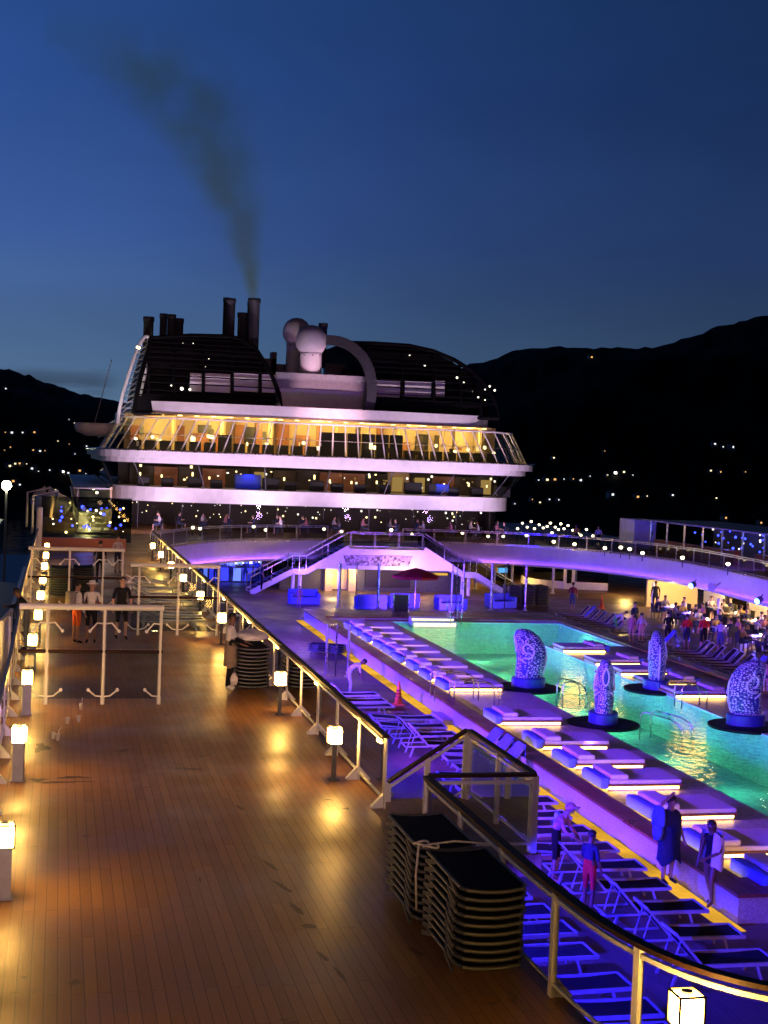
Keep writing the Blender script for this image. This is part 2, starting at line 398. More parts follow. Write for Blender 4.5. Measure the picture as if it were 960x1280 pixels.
sc_ = N('ShaderNodeVectorMath'); sc_.operation = 'SCALE'; L(el.outputs[0], sc_.inputs[0]); L(fm.outputs[0], sc_.inputs['Scale'])
nsc = N('ShaderNodeVectorMath'); nsc.operation = 'SCALE'; nsc.inputs['Scale'].default_value = .05; L(sky.outputs[0], nsc.inputs[0])
tint = N('ShaderNodeMix'); tint.data_type = 'RGBA'; tint.blend_type = 'ADD'; tint.inputs[0].default_value = 1
hz = N('ShaderNodeTexNoise'); hz.inputs['Scale'].default_value = 2.2; hz.inputs['Detail'].default_value = 5; mph = N('ShaderNodeMapping'); mph.inputs['Scale'].default_value = (1.5, 1.5, 5); L(tcw.outputs['Generated'], mph.inputs[0]); L(mph.outputs[0], hz.inputs['Vector'])
hr_ = N('ShaderNodeMapRange'); hr_.inputs['From Min'].default_value = .3; hr_.inputs['From Max'].default_value = .7; hr_.inputs['To Min'].default_value = .91; hr_.inputs['To Max'].default_value = 1.12; L(hz.outputs['Fac'], hr_.inputs['Value'])
s2_ = N('ShaderNodeVectorMath'); s2_.operation = 'SCALE'; L(sc_.outputs[0], s2_.inputs[0]); L(hr_.outputs[0], s2_.inputs['Scale'])
L(s2_.outputs[0], tint.inputs[6]); L(nsc.outputs[0], tint.inputs[7])
cmx = N('ShaderNodeMix'); cmx.data_type = 'RGBA'; L(mm3.outputs[0], cmx.inputs[0]); L(tint.outputs[2], cmx.inputs[6])
dk = N('ShaderNodeMix'); dk.data_type = 'RGBA'; dk.blend_type = 'MULTIPLY'; dk.inputs[0].default_value = 1; dk.inputs[7].default_value = (.42, .36, .36, 1); L(tint.outputs[2], dk.inputs[6])
L(dk.outputs[2], cmx.inputs[7])
L(cmx.outputs[2], bg.inputs[0]); bg.inputs[1].default_value = 1.0
L(bg.outputs[0], wo.inputs[0])
sun = bpy.data.lights.new('sun', 'SUN'); sun.energy = .004; sun.angle = R(.5); sun.color = (.7, .8, 1)
so = bpy.data.objects.new('sun', sun); COL.objects.link(so); so.rotation_euler = (R(70), 0, R(62))

scn.view_settings.view_transform = 'Standard'; scn.view_settings.look = 'None'; scn.view_settings.exposure = 0; scn.view_settings.gamma = 1
cy = scn.cycles
cy.use_denoising = True; cy.max_bounces = 8; cy.transparent_max_bounces = 24; cy.glossy_bounces = 3; cy.diffuse_bounces = 3; cy.transmission_bounces = 4
cy.sample_clamp_indirect = 3; cy.sample_clamp_direct = 0; cy.caustics_reflective = False; cy.caustics_refractive = False
cy.use_light_tree = True; cy.volume_step_rate = 2.0; cy.volume_max_steps = 128
try: cy.denoiser = 'OPENIMAGEDENOISE'
except Exception: pass

# ================================================================ SETTING
struct(MB().add([(-9000, -400, -26), (9000, -400, -26), (9000, 9000, -26), (-9000, 9000, -26)], [(0, 1, 2, 3)]).build('harbour_water', M_SEA))

def noise2(x, y):
    return (math.sin(x * 1.7 + 2.1 * math.sin(y * .9)) + math.sin(y * 2.3 + 1.7 * x) * .6 + math.sin(x * 4.9 - y * 3.7) * .35 + math.sin(x * 11.3 + y * 7.1) * .18) / 2.1
def lerp_tab(tab, x):
    if x <= tab[0][0]: return tab[0][1]
    for (a, b), (c, d) in zip(tab, tab[1:]):
        if x <= c:
            t = (x - a) / (c - a); t = t * t * (3 - 2 * t); return b + (d - b) * t
    return tab[-1][1]
def make_hill(name, tab, Y0, Y1, Y2, p0, p1, nu=150, nv=34):
    """ridge heights tab: (pixel column, pixel row of the skyline) read at distance Y1"""
    vs = []; grid = {}
    for j in range(nv):
        v = j / (nv - 1); Y = Y0 + (Y2 - Y0) * v
        k = (Y - Y0) / (Y1 - Y0)
        sh = math.sin(min(1, k) * PI / 2) ** 1.15 if k <= 1 else max(0, 1 - ((Y - Y1) / (Y2 - Y1)) ** 1.5)
        for i in range(nu):
            px = p0 + (p1 - p0) * i / (nu - 1)
            row = lerp_tab(tab, px)
            q = atY(px, row, Y1)
            top = q.z + 26
            X = (q.x / Y1) * (Y1 * .35 + Y * .65) 
            n = noise2(X / 95, Y / 95)
            z = -26.5 + top * sh * (1 + .2 * n * max(0, 1 - k)) + (random.random() - .5) * 2.6 * (sh > .02)
            vs.append((X, Y, z)); grid[i, j] = Vector((X, Y, z))
    fs = [(j * nu + i, j * nu + i + 1, (j + 1) * nu + i + 1, (j + 1) * nu + i) for j in range(nv - 1) for i in range(nu - 1)]
    o = struct(MB().add(vs, fs).build(name, M_HILL)); return grid, nu, nv
hr, nur, nvr = make_hill('hill', [(380, 560), (480, 505), (560, 463), (600, 453), (650, 438), (690, 438), (740, 441), (800, 441), (850, 430), (885, 416), (925, 405), (965, 402), (1100, 408), (1400, 440), (1700, 520)], 620, 1300, 1900, 380, 1700)
hl, nul, nvl = make_hill('hill', [(-500, 430), (-200, 445), (-60, 452), (0, 461), (35, 470), (62, 481), (100, 493), (130, 499), (180, 509), (260, 525), (400, 560)], 650, 1150, 1700, -500, 420)

def to_px(p):
    d = M3.transposed() @ (Vector(p) - Vector((0, 0, EYE)))
    return 480 + F * d.x / -d.z, 640 - F * d.y / -d.z
house0 = None
def hill_house(grid, nu, nv, px, py, size, bright, label, group):
    best = None
    for (i, j), p in grid.items():
        if j > nv * .72: continue
        a, b = to_px(p); e = (a - px) ** 2 + (b - py) ** 2
        if best is None or e < best[0]: best = (e, p)
    p = best[1]
    key = 'b' if bright else random.choice('nnwwod')
    t = thing('hillside_house', label, 'house', p + Vector((0, -2.5, 0)), random.uniform(-.5, .5), group)
    t.scale = (size, size, size)
    if key not in HP:
        wall = MB().bb((-3, -2.2, -2.5), (3, 2.2, 2.6)); roof = MB().ypr([(-3.4, 2.6), (3.4, 2.6), (0, 4.2)], -2.6, 2.6)
        wn = MB().bb((-.9, -2.28, .3), (.9, -2.22, 1.7))
        HP[key] = [x.data for x in (wall.build('wall', M_WHITEOLD, t), roof.build('roof', M_DARKGREY, t), wn.build('window', M_HOUSE2 if bright else {'n': M_HOUSE, 'w': M_HOUSEW, 'o': M_HOUSEO, 'd': M_HOUSEO}[key], t))]
    else:
        for n_, d_ in zip(('wall', 'roof', 'window'), HP[key]):
            o = bpy.data.objects.new(n_, d_); COL.objects.link(o); o.parent = t
HP = {}
ll = [(6, 560, 0), (20, 575, 0), (33, 578, 0), (58, 566, 0), (12, 508, 0), (30, 494, 0), (12, 593, 0), (25, 598, 0), (40, 597, 0), (66, 612, 0), (78, 601, 1), (42, 597, 0), (5, 488, 0), (55, 512, 0), (75, 494, 0), (118, 512, 0), (88, 540, 0), (108, 560, 0), (14, 535, 0), (47, 541, 0), (95, 585, 0), (30, 552, 0)]
lr = [(705, 441, 0), (742, 444, 0), (757, 447, 0), (948, 441, 0), (668, 595, 0), (700, 590, 1), (714, 594, 0), (722, 593, 0), (765, 599, 1), (773, 599, 1), (782, 600, 0), (667, 608, 0), (765, 614, 0), (663, 623, 0), (672, 625, 0), (688, 623, 0), (792, 630, 0), (797, 631, 1), (949, 647, 0), (905, 640, 0), (690, 608, 0), (730, 605, 0), (840, 610, 0)]
_r = random.Random(21)
ll += [(_r.uniform(0, 110), _r.uniform(505, 610), 0) for _ in range(26)]
lr += [(cx_ + _r.gauss(0, sx_), cy__ + _r.gauss(0, 3), 0) for cx_, cy__, sx_, n_ in ((700, 592, 14, 8), (772, 600, 9, 6), (675, 624, 12, 8), (795, 631, 8, 4), (900, 600, 40, 6), (850, 560, 60, 4), (748, 446, 8, 3)) for _ in range(n_)]
for k, (x, y, b) in enumerate(ll): hill_house(hl, nul, nvl, x, y, .25 + .4 * random.random() ** 2, b, 'small lit house, a speck of light on the dark hill left of the ship', 'lit houses on the left hill')
for k, (x, y, b) in enumerate(lr): hill_house(hr, nur, nvr, x, y, .3 + .45 * random.random() ** 2, b, 'small lit house, a speck of light on the dark hill right of the ship', 'lit houses on the right hill')

# ---- decks
ZP = -2.85
struct(MB().prism([(-1.12, -8), (9.5, -8), (9.5, 8.8), (6.6, 9.9), (5.55, 10.9), (5.12, 12.2), (5.08, 18.3), (6.6, 18.3), (6.6, 21.6), (5.12, 21.6), (5.12, 77), (5.6, 79), (8.6, 85.5), (12.6, 89.6), (18, 90.7), (24, 90.7), (29.8, 90.2), (33.2, 87.2), (35.4, 82.2), (36.2, 77), (35.8, 71), (35.2, 65), (34.8, 58), (34.8, 6), (44, 6), (44, 128), (-1.12, 128)], -.3, 0).build('walkway_deck', M_DECK))
E_ = .002
struct(MB().bb((5.12 - 6, 6, ZP - .3), (12.25, 24, ZP)).bb((12.25, 6, ZP - .3), (36.6, 23.4, ZP)).bb((-1, 24, ZP - .3), (12.25, 128, ZP)).bb((25.05, 23.4, ZP - .3), (44, 128, ZP)).bb((12.25, 70.5, ZP - .3), (25.05, 128, ZP)).build('pool_deck', M_POOLDECK))
struct(MB().bb((-1.1, -8, -26), (-1.0, 150, -.3)).build('ship_side', M_DARKGREY))
# white fascia under the rounded balcony and walkway edge
FAS = [(5.12, 21.6), (5.12, 77), (5.6, 79), (8.6, 85.5), (12.6, 89.6), (18, 90.7), (24, 90.7), (29.8, 90.2), (33.2, 87.2), (35.4, 82.2), (36.2, 77), (35.8, 71), (35.2, 65), (34.8, 58), (34.8, 20)]
def smooth_path(pts, it=2):
    for _ in range(it):
        q = [pts[0]]
        for a, b in zip(pts, pts[1:]):
            q.append(tuple(a[i] * .75 + b[i] * .25 for i in range(len(a)))); q.append(tuple(a[i] * .25 + b[i] * .75 for i in range(len(a))))
        q.append(pts[-1]); pts = q
    return pts
def offset_path(pts, d):
    out = []
    for i, p in enumerate(pts):
        a = Vector(pts[max(0, i - 1)][:2]); b = Vector(pts[min(len(pts) - 1, i + 1)][:2]); t = (b - a).normalized()
        out.append((p[0] + t.y * d, p[1] - t.x * d))
    return out
def thick_wall(mb, pts, z0, z1, d):
    q = offset_path(pts, d); n = len(pts)
    vs = [(p[0], p[1], z0) for p in pts] + [(p[0], p[1], z1) for p in pts] + [(p[0], p[1], z0) for p in q] + [(p[0], p[1], z1) for p in q]
    fs = []
    for i in range(n - 1):
        fs += [(i, i + 1, n + i + 1, n + i), (2 * n + i + 1, 2 * n + i, 3 * n + i, 3 * n + i + 1), (n + i, n + i + 1, 3 * n + i + 1, 3 * n + i), (i + 1, i, 2 * n + i, 2 * n + i + 1)]
    fs += [(0, n, 3 * n, 2 * n), (n - 1, 3 * n - 1, 4 * n - 1, 2 * n - 1)]
    mb.add(vs, fs); return mb
FP = smooth_path(FAS[2:14], 2); FP = [FAS[0], FAS[1]] + FP + [FAS[14]]
balc = thing('balcony_fascia', 'long white curved balcony edge sweeping round the pool, lit purple', 'balcony', (0, 0, 0))
thick_wall(MB(), FP, -1.2, .07, .12).build('fascia_panel', M_WHITE, balc)
thick_wall(MB(), offset_path(FP, .125), .03, .09, .05).build('drip_edge', M_STEEL, balc)

lipP = offset_path(FP, .36); FO = offset_path(FP, .122)
thick_wall(MB(), lipP, -1.24, -1.11, .03).build('lip', M_WHITE, balc)  # added lip that hides the glow strip from the camera
m = MB(); m.wall([(p[0], p[1], -1.235) for p in lipP], [(p[0], p[1], -1.235) for p in FO]); m.build('added_lip_soffit', M_WHITE, balc)
ki = [i for i, p in enumerate(FP) if p[0] < 31]; stP = offset_path(FP, .345)
for rng_, mt_ in ((range(0, max(ki) + 1), em('added_violet_strip', (.34, .09, 1), 20)), (range(max(ki), len(FP)), em('added_indigo_strip', (.17, .04, 1), 19))):
    m = MB(); q_ = [stP[i] for i in rng_]; m.wall([(p[0], p[1], -1.20) for p in q_], [(p[0], p[1], -1.13) for p in q_]); m.build('led_strip', mt_, balc)  # glowing strip added out of sight to light the fascia evenly

# ---- pool surround, ledge, basin and water
sur = thing('pool_surround', 'raised stone mosaic pool surround with dark red wooden cap and glowing yellow strip', 'pool edge')
K0, K1 = 12.25, 25.05
Y0, Y1p = 23.4, 67.6
wl = MB()
wl.bb((K0, Y0, ZP), (K0 + .18, Y1p, -2.37)).bb((K0 + .18, Y0, ZP), (K1 - .18, Y0 + .18, -2.37)).bb((K1 - .18, Y0, ZP), (K1, Y1p, -2.37)).bb((K0, Y1p, ZP), (K1, 70.5, -2.37))
wl.build('kerb_wall', M_MOSAIC, sur)
cap = MB().bb((K0 - .03, Y0 - .03, -2.365), (K0 + .52, Y1p, -2.30)).bb((K0 + .523, Y0 - .03, -2.365), (K1 - .523, Y0 + 1.0, -2.30)).bb((K1 - .52, Y0 - .03, -2.365), (K1 + .03, Y1p, -2.30))
cap.bb((K0 - .03, Y1p + .003, -2.365), (K1 + .03, 70.6, -2.30)).bb((K0 + 2.5, Y1p - .5, -2.9), (K1 - 2.5, Y1p, -2.42))
cap.build('cap', M_CAP, sur)
MB().bb((K0 - .42, Y0 - .4, ZP - .1), (K0 - .022, Y1p + 3, ZP + .004)).build('glowing_gutter', M_GUTTER, sur)  # floor band that glows itself, in place of light falling on it
MB().bb((K0 + .523, Y0 + 1.2, -2.43), (K0 + .535, Y1p - .6, -2.385)).build('led_strip', M_BEDSTRIP, sur)
WZ = -2.5
led = MB().bb((K0 + .18, Y0 + .9, -4.4), (16.0, Y1p - .5, -2.45)).bb((20.9, Y0 + 3, -4.4), (K1 - .18, 58.6, -2.45)).bb((16.0, Y0 + .9, -4.4), (20.9, Y0 + 3.4, -2.455))
struct(led.build('pool_ledge', M_TILE))
basin = MB()
basin.add([(16.0, Y0 + 3.4, -4.0), (20.9, Y0 + 3.4, -4.0), (20.9, Y1p - .5, -4.0), (16.0, Y1p - .5, -4.0)], [(0, 1, 2, 3)])
basin.add([(20.9, 58.6, -4.0), (24.6, 58.6, -4.0), (24.6, Y1p - .5, -4.0), (20.9, Y1p - .5, -4.0)], [(0, 1, 2, 3)])
basin.add([(20.9, 58.603, -4.4), (24.6, 58.603, -4.4), (24.6, 58.603, -2.456), (20.9, 58.603, -2.456)], [(0, 1, 2, 3)])
basin.add([(24.597, 58.6, -4.4), (24.597, Y1p - .5, -4.4), (24.597, Y1p - .5, -2.45), (24.597, 58.6, -2.45)], [(0, 1, 2, 3)])
basin.add([(16.003, Y0 + 3.4, -4.4), (16.003, Y1p - .5, -4.4), (16.003, Y1p - .5, -2.456), (16.003, Y0 + 3.4, -2.456)], [(0, 1, 2, 3)])
basin.add([(20.897, Y0 + 3.4, -4.4), (20.897, 58.6, -4.4), (20.897, 58.6, -2.456), (20.897, Y0 + 3.4, -2.456)], [(0, 1, 2, 3)])
basin.add([(16, Y1p - .503, -4.4), (24.6, Y1p - .503, -4.4), (24.6, Y1p - .503, -2.456), (16, Y1p - .503, -2.456)], [(0, 1, 2, 3)])
struct(basin.build('pool_basin', M_POOLTILE))
struct(MB().add([(16.004, Y0 + 3.404, WZ), (20.896, Y0 + 3.404, WZ), (20.896, 58.607, WZ), (24.59, 58.607, WZ), (24.59, Y1p - .51, WZ), (16.004, Y1p - .51, WZ)], [(0, 1, 2, 3, 4, 5)]).build('pool_water', M_WATER))
for x_, y_ in ((22, 61), (22, 65), (24, 63)): lamp('POINT', 'underwater_pool_light', (x_, y_, -3.1), 60, (.36, .85, .42), .12)
for i in range(9):
    y = 29 + i * 4.4; g = i / 8
    colr = (.16 + .26 * g, .85, .60 - .20 * g) 
    for x_ in (17.3, 19.6):
        lamp('POINT', 'underwater_pool_light', (x_, y, -3.1), 30 + 55 * g, colr, .12)

# ================================================================ BOLLARD LAMPS
def make_bollard(kind, side):
    t = thing('bollard_lamp', '-', 'lamp')
    if kind == 'left':
        MB().bb((-.085, -.085, 0), (.085, .085, .60)).bb((-.11, -.11, 0), (.11, .11, .015)).build('post', M_GREY, t)
    else:
        MB().bb((-.035, -.035, 0), (.035, .035, .62)).bb((-.09, -.09, 0), (.09, .09, .015)).build('post', M_DARKGREY, t)
    MB().cbox((0, 0, .745), (.215, .215, .25), .03).build('lamp_cube', M_WARM, t)
    MB().lathe([(.06, 0), (.05, .03), (.01, .04)], (0, 0, .868), 12).cbox((0, 0, .612), (.225, .225, .018), .006).build('lamp_cap', M_GREY, t)
    m = MB()
    for a in (-1, 1):
        for b in (-1, 1): m.bb((a * .108 - .009, b * .108 - .009, .61), (a * .108 + .009, b * .108 + .009, .885))
    for a in (-1, 1): m.bb((-.099, a * .108 - .009, .868), (.099, a * .108 + .009, .885)).bb((a * .108 - .009, -.099, .868), (a * .108 + .009, .099, .885))
    m.build('lamp_frame', M_BRONZE, t)
    return t
bl = make_bollard('left', 1); br_ = make_bollard('right', -1)
LB = [-.4, 5.4, 11.3, 17.1, 23.2, 29.0, 34.7, 40.0, 45.4, 51.0, 56.8, 62.6, 68.4]
for i, y in enumerate(LB):
    o = bl if i == 0 else copy_tree(bl)
    o.location = (-.5 if i < 7 else -.45, y, 0); o.rotation_euler = (0, 0, random.uniform(-.12, .12))
    o['label'] = f"glowing cube lamp on a square grey post by the left railing, {nth(max(0, i - 3))} in view" if i > 2 else f"glowing cube lamp on a grey post by the left railing, {nth(i)} one behind the viewer"; o['group'] = 'cube lamps along the left railing'
RB = [22.94, 28.9, 34.5, 39.8, 46.1, 52.6, 58.6, 64.6, 70.5]
for i, y in enumerate(RB):
    o = br_ if i == 0 else copy_tree(br_)
    o.location = (4.58, y, 0)
    o['label'] = f"glowing cube lamp on a thin dark post by the poolside railing, {nth(i)} beyond the landing"; o['group'] = 'cube lamps along the pool side railing'
o = copy_tree(br_); o.location = (*at(858, 1262, .93)[:2], .19); o['label'] = 'glowing cube lamp at the bottom right corner beside the curved railing'; o['group'] = 'cube lamps along the pool side railing'
MB().bb((-.09, -.09, -.19), (.09, .09, -.002)).build('plinth', M_DARKGREY, o)

# ================================================================ RAILINGS
def railing(name, label, path, spacing, z=0, foot=True, top=1.1, handmat=M_VARNISH, postmat=M_WHITE, glass=M_GLASS, inward=-1, ends=True, hand_w=.11, single=False, group=None):
    """path: list of (x, y[, z])"""
    t = thing(name, label, 'railing', group=group)
    P_ = [Vector((p[0], p[1], (p[2] if len(p) > 2 else z))) for p in path]
    up = Vector((0, 0, 1))
    for a, b in zip(P_, P_[1:]): pass
    # hand rail as one continuous flat bar
    hb = MB(); n = len(P_)
    offs = []
    for i, p in enumerate(P_):
        d = (P_[min(n - 1, i + 1)] - P_[max(0, i - 1)]); d.z = 0; d.normalize(); offs.append(Vector((d.y, -d.x, 0)))
    def bar(w, z0, z1, side=0):
        vs = []
        for p, o_ in zip(P_, offs):
            c = p + o_ * side
            vs += [c - o_ * w / 2 + up * z0, c + o_ * w / 2 + up * z0, c + o_ * w / 2 + up * z1, c - o_ * w / 2 + up * z1]
        fs = []
        for i in range(n - 1):
            for j in range(4):
                fs.append((i * 4 + j, i * 4 + (j + 1) % 4, i * 4 + 4 + (j + 1) % 4, i * 4 + 4 + j))
        fs += [(3, 2, 1, 0), tuple(range((n - 1) * 4, n * 4))]
        m = MB(); m.add(vs, fs); return m
    bar(hand_w, top - .03, top + .015).build('handrail', handmat, t)
    bar(.035, top - .13, top - .085).build('upper_rail', postmat, t)
    bar(.03, .12, .15).build('lower_rail', postmat, t)
    # posts and panes by arc length
    tot = 0; cum = [0]
    for a, b in zip(P_, P_[1:]): tot += (b - a).length; cum.append(tot)
    def pt(s):
        for i in range(len(P_) - 1):
            if s <= cum[i + 1] or i == len(P_) - 2:
                f = (s - cum[i]) / max(1e-6, cum[i + 1] - cum[i]); return P_[i].lerp(P_[i + 1], f), (P_[i + 1] - P_[i]).normalized()
    k = max(1, round(tot / spacing)); sp = tot / k
    for i in range(k + 1):
        p, d = pt(min(tot, i * sp)); dh = Vector((d.x, d.y, 0)).normalized(); o_ = Vector((dh.y, -dh.x, 0))
        m = MB()
        if single:
            m.beam(p, p + up * (top - .03), .045 if postmat is M_STEEL else .06, .045 if postmat is M_STEEL else .085, dh)
        else:
            q = -.045
            for sgn in (-1, 1):
                m.beam(p + dh * sgn * .045, p + dh * sgn * .045 + up * (top - .03), .022, .085, o_ if False else dh)
        if foot:
            a = p + o_ * inward * .02; e = p + o_ * inward * .2
            hw = dh * .04
            m.add([a - hw + up * .22, a + hw + up * .22, a - hw, a + hw, e - hw * 1.6 + up * .02, e + hw * 1.6 + up * .02, e - hw * 1.6, e + hw * 1.6],
                  [(0, 1, 5, 4), (2, 6, 7, 3), (0, 4, 6, 2), (1, 3, 7, 5), (4, 5, 7, 6), (0, 2, 3, 1)])
        m.build('post', postmat, t)
    for i in range(k):
        a = i * sp + .09; b = (i + 1) * sp - .09
        ss = [a] + [c for c in cum if a < c < b] + [b]
        pts = [pt(x)[0] for x in ss]
        m = MB(); m.wall([p_ + up * .17 for p_ in pts], [p_ + up * (top - .15) for p_ in pts])
        m.build('glass_panel', glass, t)
    return t
RX = 5.0
railing('safety_railing', 'long white railing with glass panes running straight between walkway and pool', [(RX, 21.05), (RX, 77.0)], 1.93, inward=-1)
railing('safety_railing', 'short brown topped railing closing the near side of the triangular landing', [(4.98, 18.38), (6.5, 18.38)], 1.5, foot=False, single=True, inward=-1)
railing('safety_railing', 'brown topped railing on the outer pool edge of the landing', [(6.48, 18.45), (6.46, 21.5)], 1.5, foot=False, single=True)
railing('stair_railing', 'sloping brown handrail dropping from the landing corner to the pool deck', [(6.43, 21.55, 0), (5.15, 21.42, -.78)], .75, foot=False, single=True)
nearp = smooth_path([(4.93, 18.3), (4.94, 15.5), (4.96, 13.4), (5.06, 12.0), (5.4, 10.95), (6.1, 10.3), (7.6, 9.7), (9.2, 9.2)], 2)
railing('safety_railing', 'nearest railing with white posts, curving away at the bottom right corner', nearp, 1.75, inward=-1, single=True)
lp = [(-.86, 9.5), (-.86, 36), (-1.02, 40), (-1.0, 77)]
railing('safety_railing', 'outer ship side railing with grey tubular handrail beside the left lamps', smooth_path(lp, 1), 1.93, handmat=M_GREY, inward=1, hand_w=.07)
# balcony railing
RP = smooth_path([(5.0, 77.2), (5.6, 79.2), (8.6, 85.7), (12.6, 89.8), (17.2, 90.8)], 2)
railing('balcony_railing', 'curved glass balcony railing left of the twin stairs', offset_path(RP, -.12), 2.1, foot=False, top=1.0, handmat=M_STEEL, postmat=M_STEEL, glass=M_GLASSD, hand_w=.06, single=True)
RP2 = smooth_path([(22.2, 90.8), (24, 90.7), (29.8, 90.2), (33.2, 87.2), (35.4, 82.2), (36.2, 77), (35.8, 71), (35.2, 65), (34.8, 58), (34.8, 30)], 2)
railing('balcony_railing', 'curved glass balcony railing right of the twin stairs sweeping above the diners', offset_path(RP2, -.12), 2.1, foot=False, top=.95, handmat=M_STEEL, postmat=M_STEEL, glass=M_GLASSD, hand_w=.06, single=True)

# ================================================================ WIND SCREENS
def wind_screen(label, loc, posts, x0, x1, top):
    t = thing('wind_screen', label, 'screen', loc)
    MB().tube([(x0, 0, top), (x1, 0, top)], .062, 12).build('top_pipe', M_WHITEOLD, t)
    MB().tube([(x0, 0, top * .545), (x1, 0, top * .545)], .026, 8).bb((x0, .028, top * .545 - .045), (x1, .05, top * .545 + .03)).build('mid_rail', M_VARNISH, t)
    for px in posts:
        p = MB().tube([(px, 0, 0), (px, 0, top)], .03, 8).tube([(px, 0, .0), (px, 0, .16)], .042, 8).build('post', M_WHITEOLD, t)
        for zz, k in ((top * .83, -1), (.16, 1)):
            for s in (-1, 1):
                if not (x0 - .05 < px + s * .3 < x1 + .05): continue
                MB().tube([(px, 0, zz + .0), (px + s * .15, -.03, zz + .02), (px + s * .3, -.05, zz + k * .15)], .018, 6).tube([(px + s * .3, -.07, zz + k * .15), (px + s * .3, .0, zz + k * .15)], .035, 8).build('clamp_arm', M_WHITEOLD, p)
    e = [x0] + list(posts) if abs(posts[0] - x0) > .2 else list(posts)
    for a, b in zip(e, e[1:]):
        MB().bb((a + .05, -.006, .12), (b - .05, .006, top * .53)).bb((a + .05, -.006, top * .57), (b - .05, .006, top - .07)).build('glass_panel', M_GLASS, t)
    return t
wind_screen('nearest white tubular wind screen with glass panes standing across the left of the walkway', (0, 30.15, 0), [-.14, 1.02, 2.19], -.72, 2.24, 2.04)
wind_screen('white tubular wind screen across the right half of the walkway before the loungers', (0, 41.7, 0), [2.36, 3.5, 4.66], 2.1, 4.7, 2.04)
wind_screen('farthest white tubular wind screen, in front of the folded lounger stacks', (0, 47.7, 0), [-.8, .42, 1.5, 2.14], -.9, 2.2, 2.05)

# acrylic barrier outside the left rail
t = thing('wind_barrier', 'pale violet corrugated acrylic barrier outside the left railing', 'barrier')
pn = MB(); bp_ = smooth_path([(-1.12, 37.6), (-1.25, 35.5), (-1.75, 31), (-2.6, 25)], 2); pts = []
BL = [0]
for a_, b_ in zip(bp_, bp_[1:]): BL.append(BL[-1] + math.dist(a_, b_))
for i in range(70):
    sL = BL[-1] * i / 69
    for k_ in range(len(bp_) - 1):
        if sL <= BL[k_ + 1] + 1e-6:
            f_ = (sL - BL[k_]) / (BL[k_ + 1] - BL[k_]); pts.append((bp_[k_][0] + (bp_[k_ + 1][0] - bp_[k_][0]) * f_ + .03 * (i % 2), bp_[k_][1] + (bp_[k_ + 1][1] - bp_[k_][1]) * f_)); break
thick_wall(pn, pts, -2.4, 1.08, .02); pn.build('panel', M_WHITE, t)
MB().tube([(x_ - .02, y_, 1.1) for x_, y_ in bp_], .035, 8).build('cap_rail', M_WHITE, t)
for i in (3, 8, 13): MB().bb((bp_[i][0] + .04, bp_[i][1] - .05, -2.4), (bp_[i][0] + .1, bp_[i][1] + .05, 1.06)).build('post', M_WHITEOLD, t)
lamp('SPOT', 'barrier_light', (-1.05, 24.5, .9), 150, (.62, .25, 1), .1, (-1.7, 33, .5), None, 70, .8)
lamp('SPOT', 'barrier_light', (-1.05, 26.5, -.9), 70, (1, .6, .18), .1, (-1.7, 32, -1.2), None, 70, .8)

# ================================================================ LOUNGERS
def make_lounger(ang, towel=None, frame=M_LFRAME, sling=M_SLING, name='sun_lounger'):
    t = thing(name, '-', 'sun lounger')
    fr = MB()
    for s in (-1, 1):
        fr.beam((-.35, s * .32, .32), (.95, s * .32, .32), .045, .055)
    fr.beam((.95, -.34, .32), (.95, .34, .32), .045, .055); fr.beam((-.97, -.3, .28), (-.97, .3, .28), .035, .035)
    for s in (-1, 1): fr.beam((-.97, s * .3, .28), (-.33, s * .3, .29), .03, .035)
    fr.build('frame', frame, t)
    sl = MB(); n = 10
    a = [(-.33 + 1.28 * i / n, -.3, .335 - .03 * math.sin(PI * i / n)) for i in range(n + 1)]
    b = [(p[0], .3, p[2]) for p in a]; sl.wall(a, b); sl.wall([(p[0], p[1], p[2] - .012) for p in b], [(p[0], p[1], p[2] - .012) for p in a]); sl.build('seat_sling', sling, t)
    bk = MB(); ca, sa = math.cos(ang), math.sin(ang)
    bk.mat(0)
    for s in (-1, 1): bk.beam((-.35, s * .31, .33), (-.35 - .68 * ca, s * .31, .33 + .68 * sa), .04, .04)
    bk.beam((-.35 - .68 * ca, -.31, .33 + .68 * sa), (-.35 - .68 * ca, .31, .33 + .68 * sa), .04, .04)
    bk.mat(1)
    q = Matrix.Rotation(ang, 3, 'Y')
    bk.box((-.35 - .34 * ca, 0, .335 + .34 * sa), (.66, .59, .014), q)
    if ang > .1:
        bk.mat(0); bk.beam((-.35 - .5 * ca, .2, .33 + .5 * sa), (-.8, .2, .3), .02, .02); bk.beam((-.35 - .5 * ca, -.2, .33 + .5 * sa), (-.8, -.2, .3), .02, .02)
    bk.build('backrest', [frame, sling], t)
    for x_, sy in ((-.75, -1), (-.75, 1), (.6, -1), (.6, 1)):
        MB().beam((x_, sy * .3, .3), (x_ + (.1 if x_ > 0 else -.1), sy * .31, 0), .035, .045).build('leg', frame, t)
    if towel:
        tw = MB(); tw.box((-.35 - .36 * ca + .02 * sa, 0, .355 + .36 * sa), (.72, .62, .02), q)
        tw.box((-.35 - .74 * ca, 0, .33 + .56 * sa), (.018, .62, .44 * max(.3, sa)), None)
        tw.build('towel', towel, t)
    return t
lf = make_lounger(R(4)); lr_ = make_lounger(R(48)); lt = make_lounger(R(50), M_TOWELB); lfl = make_lounger(R(22), None, M_ALU, M_SLINGP)
protos = {'flat': (lf, []), 'raised': (lr_, []), 'towel': (lt, []), 'tan': (lfl, [])}
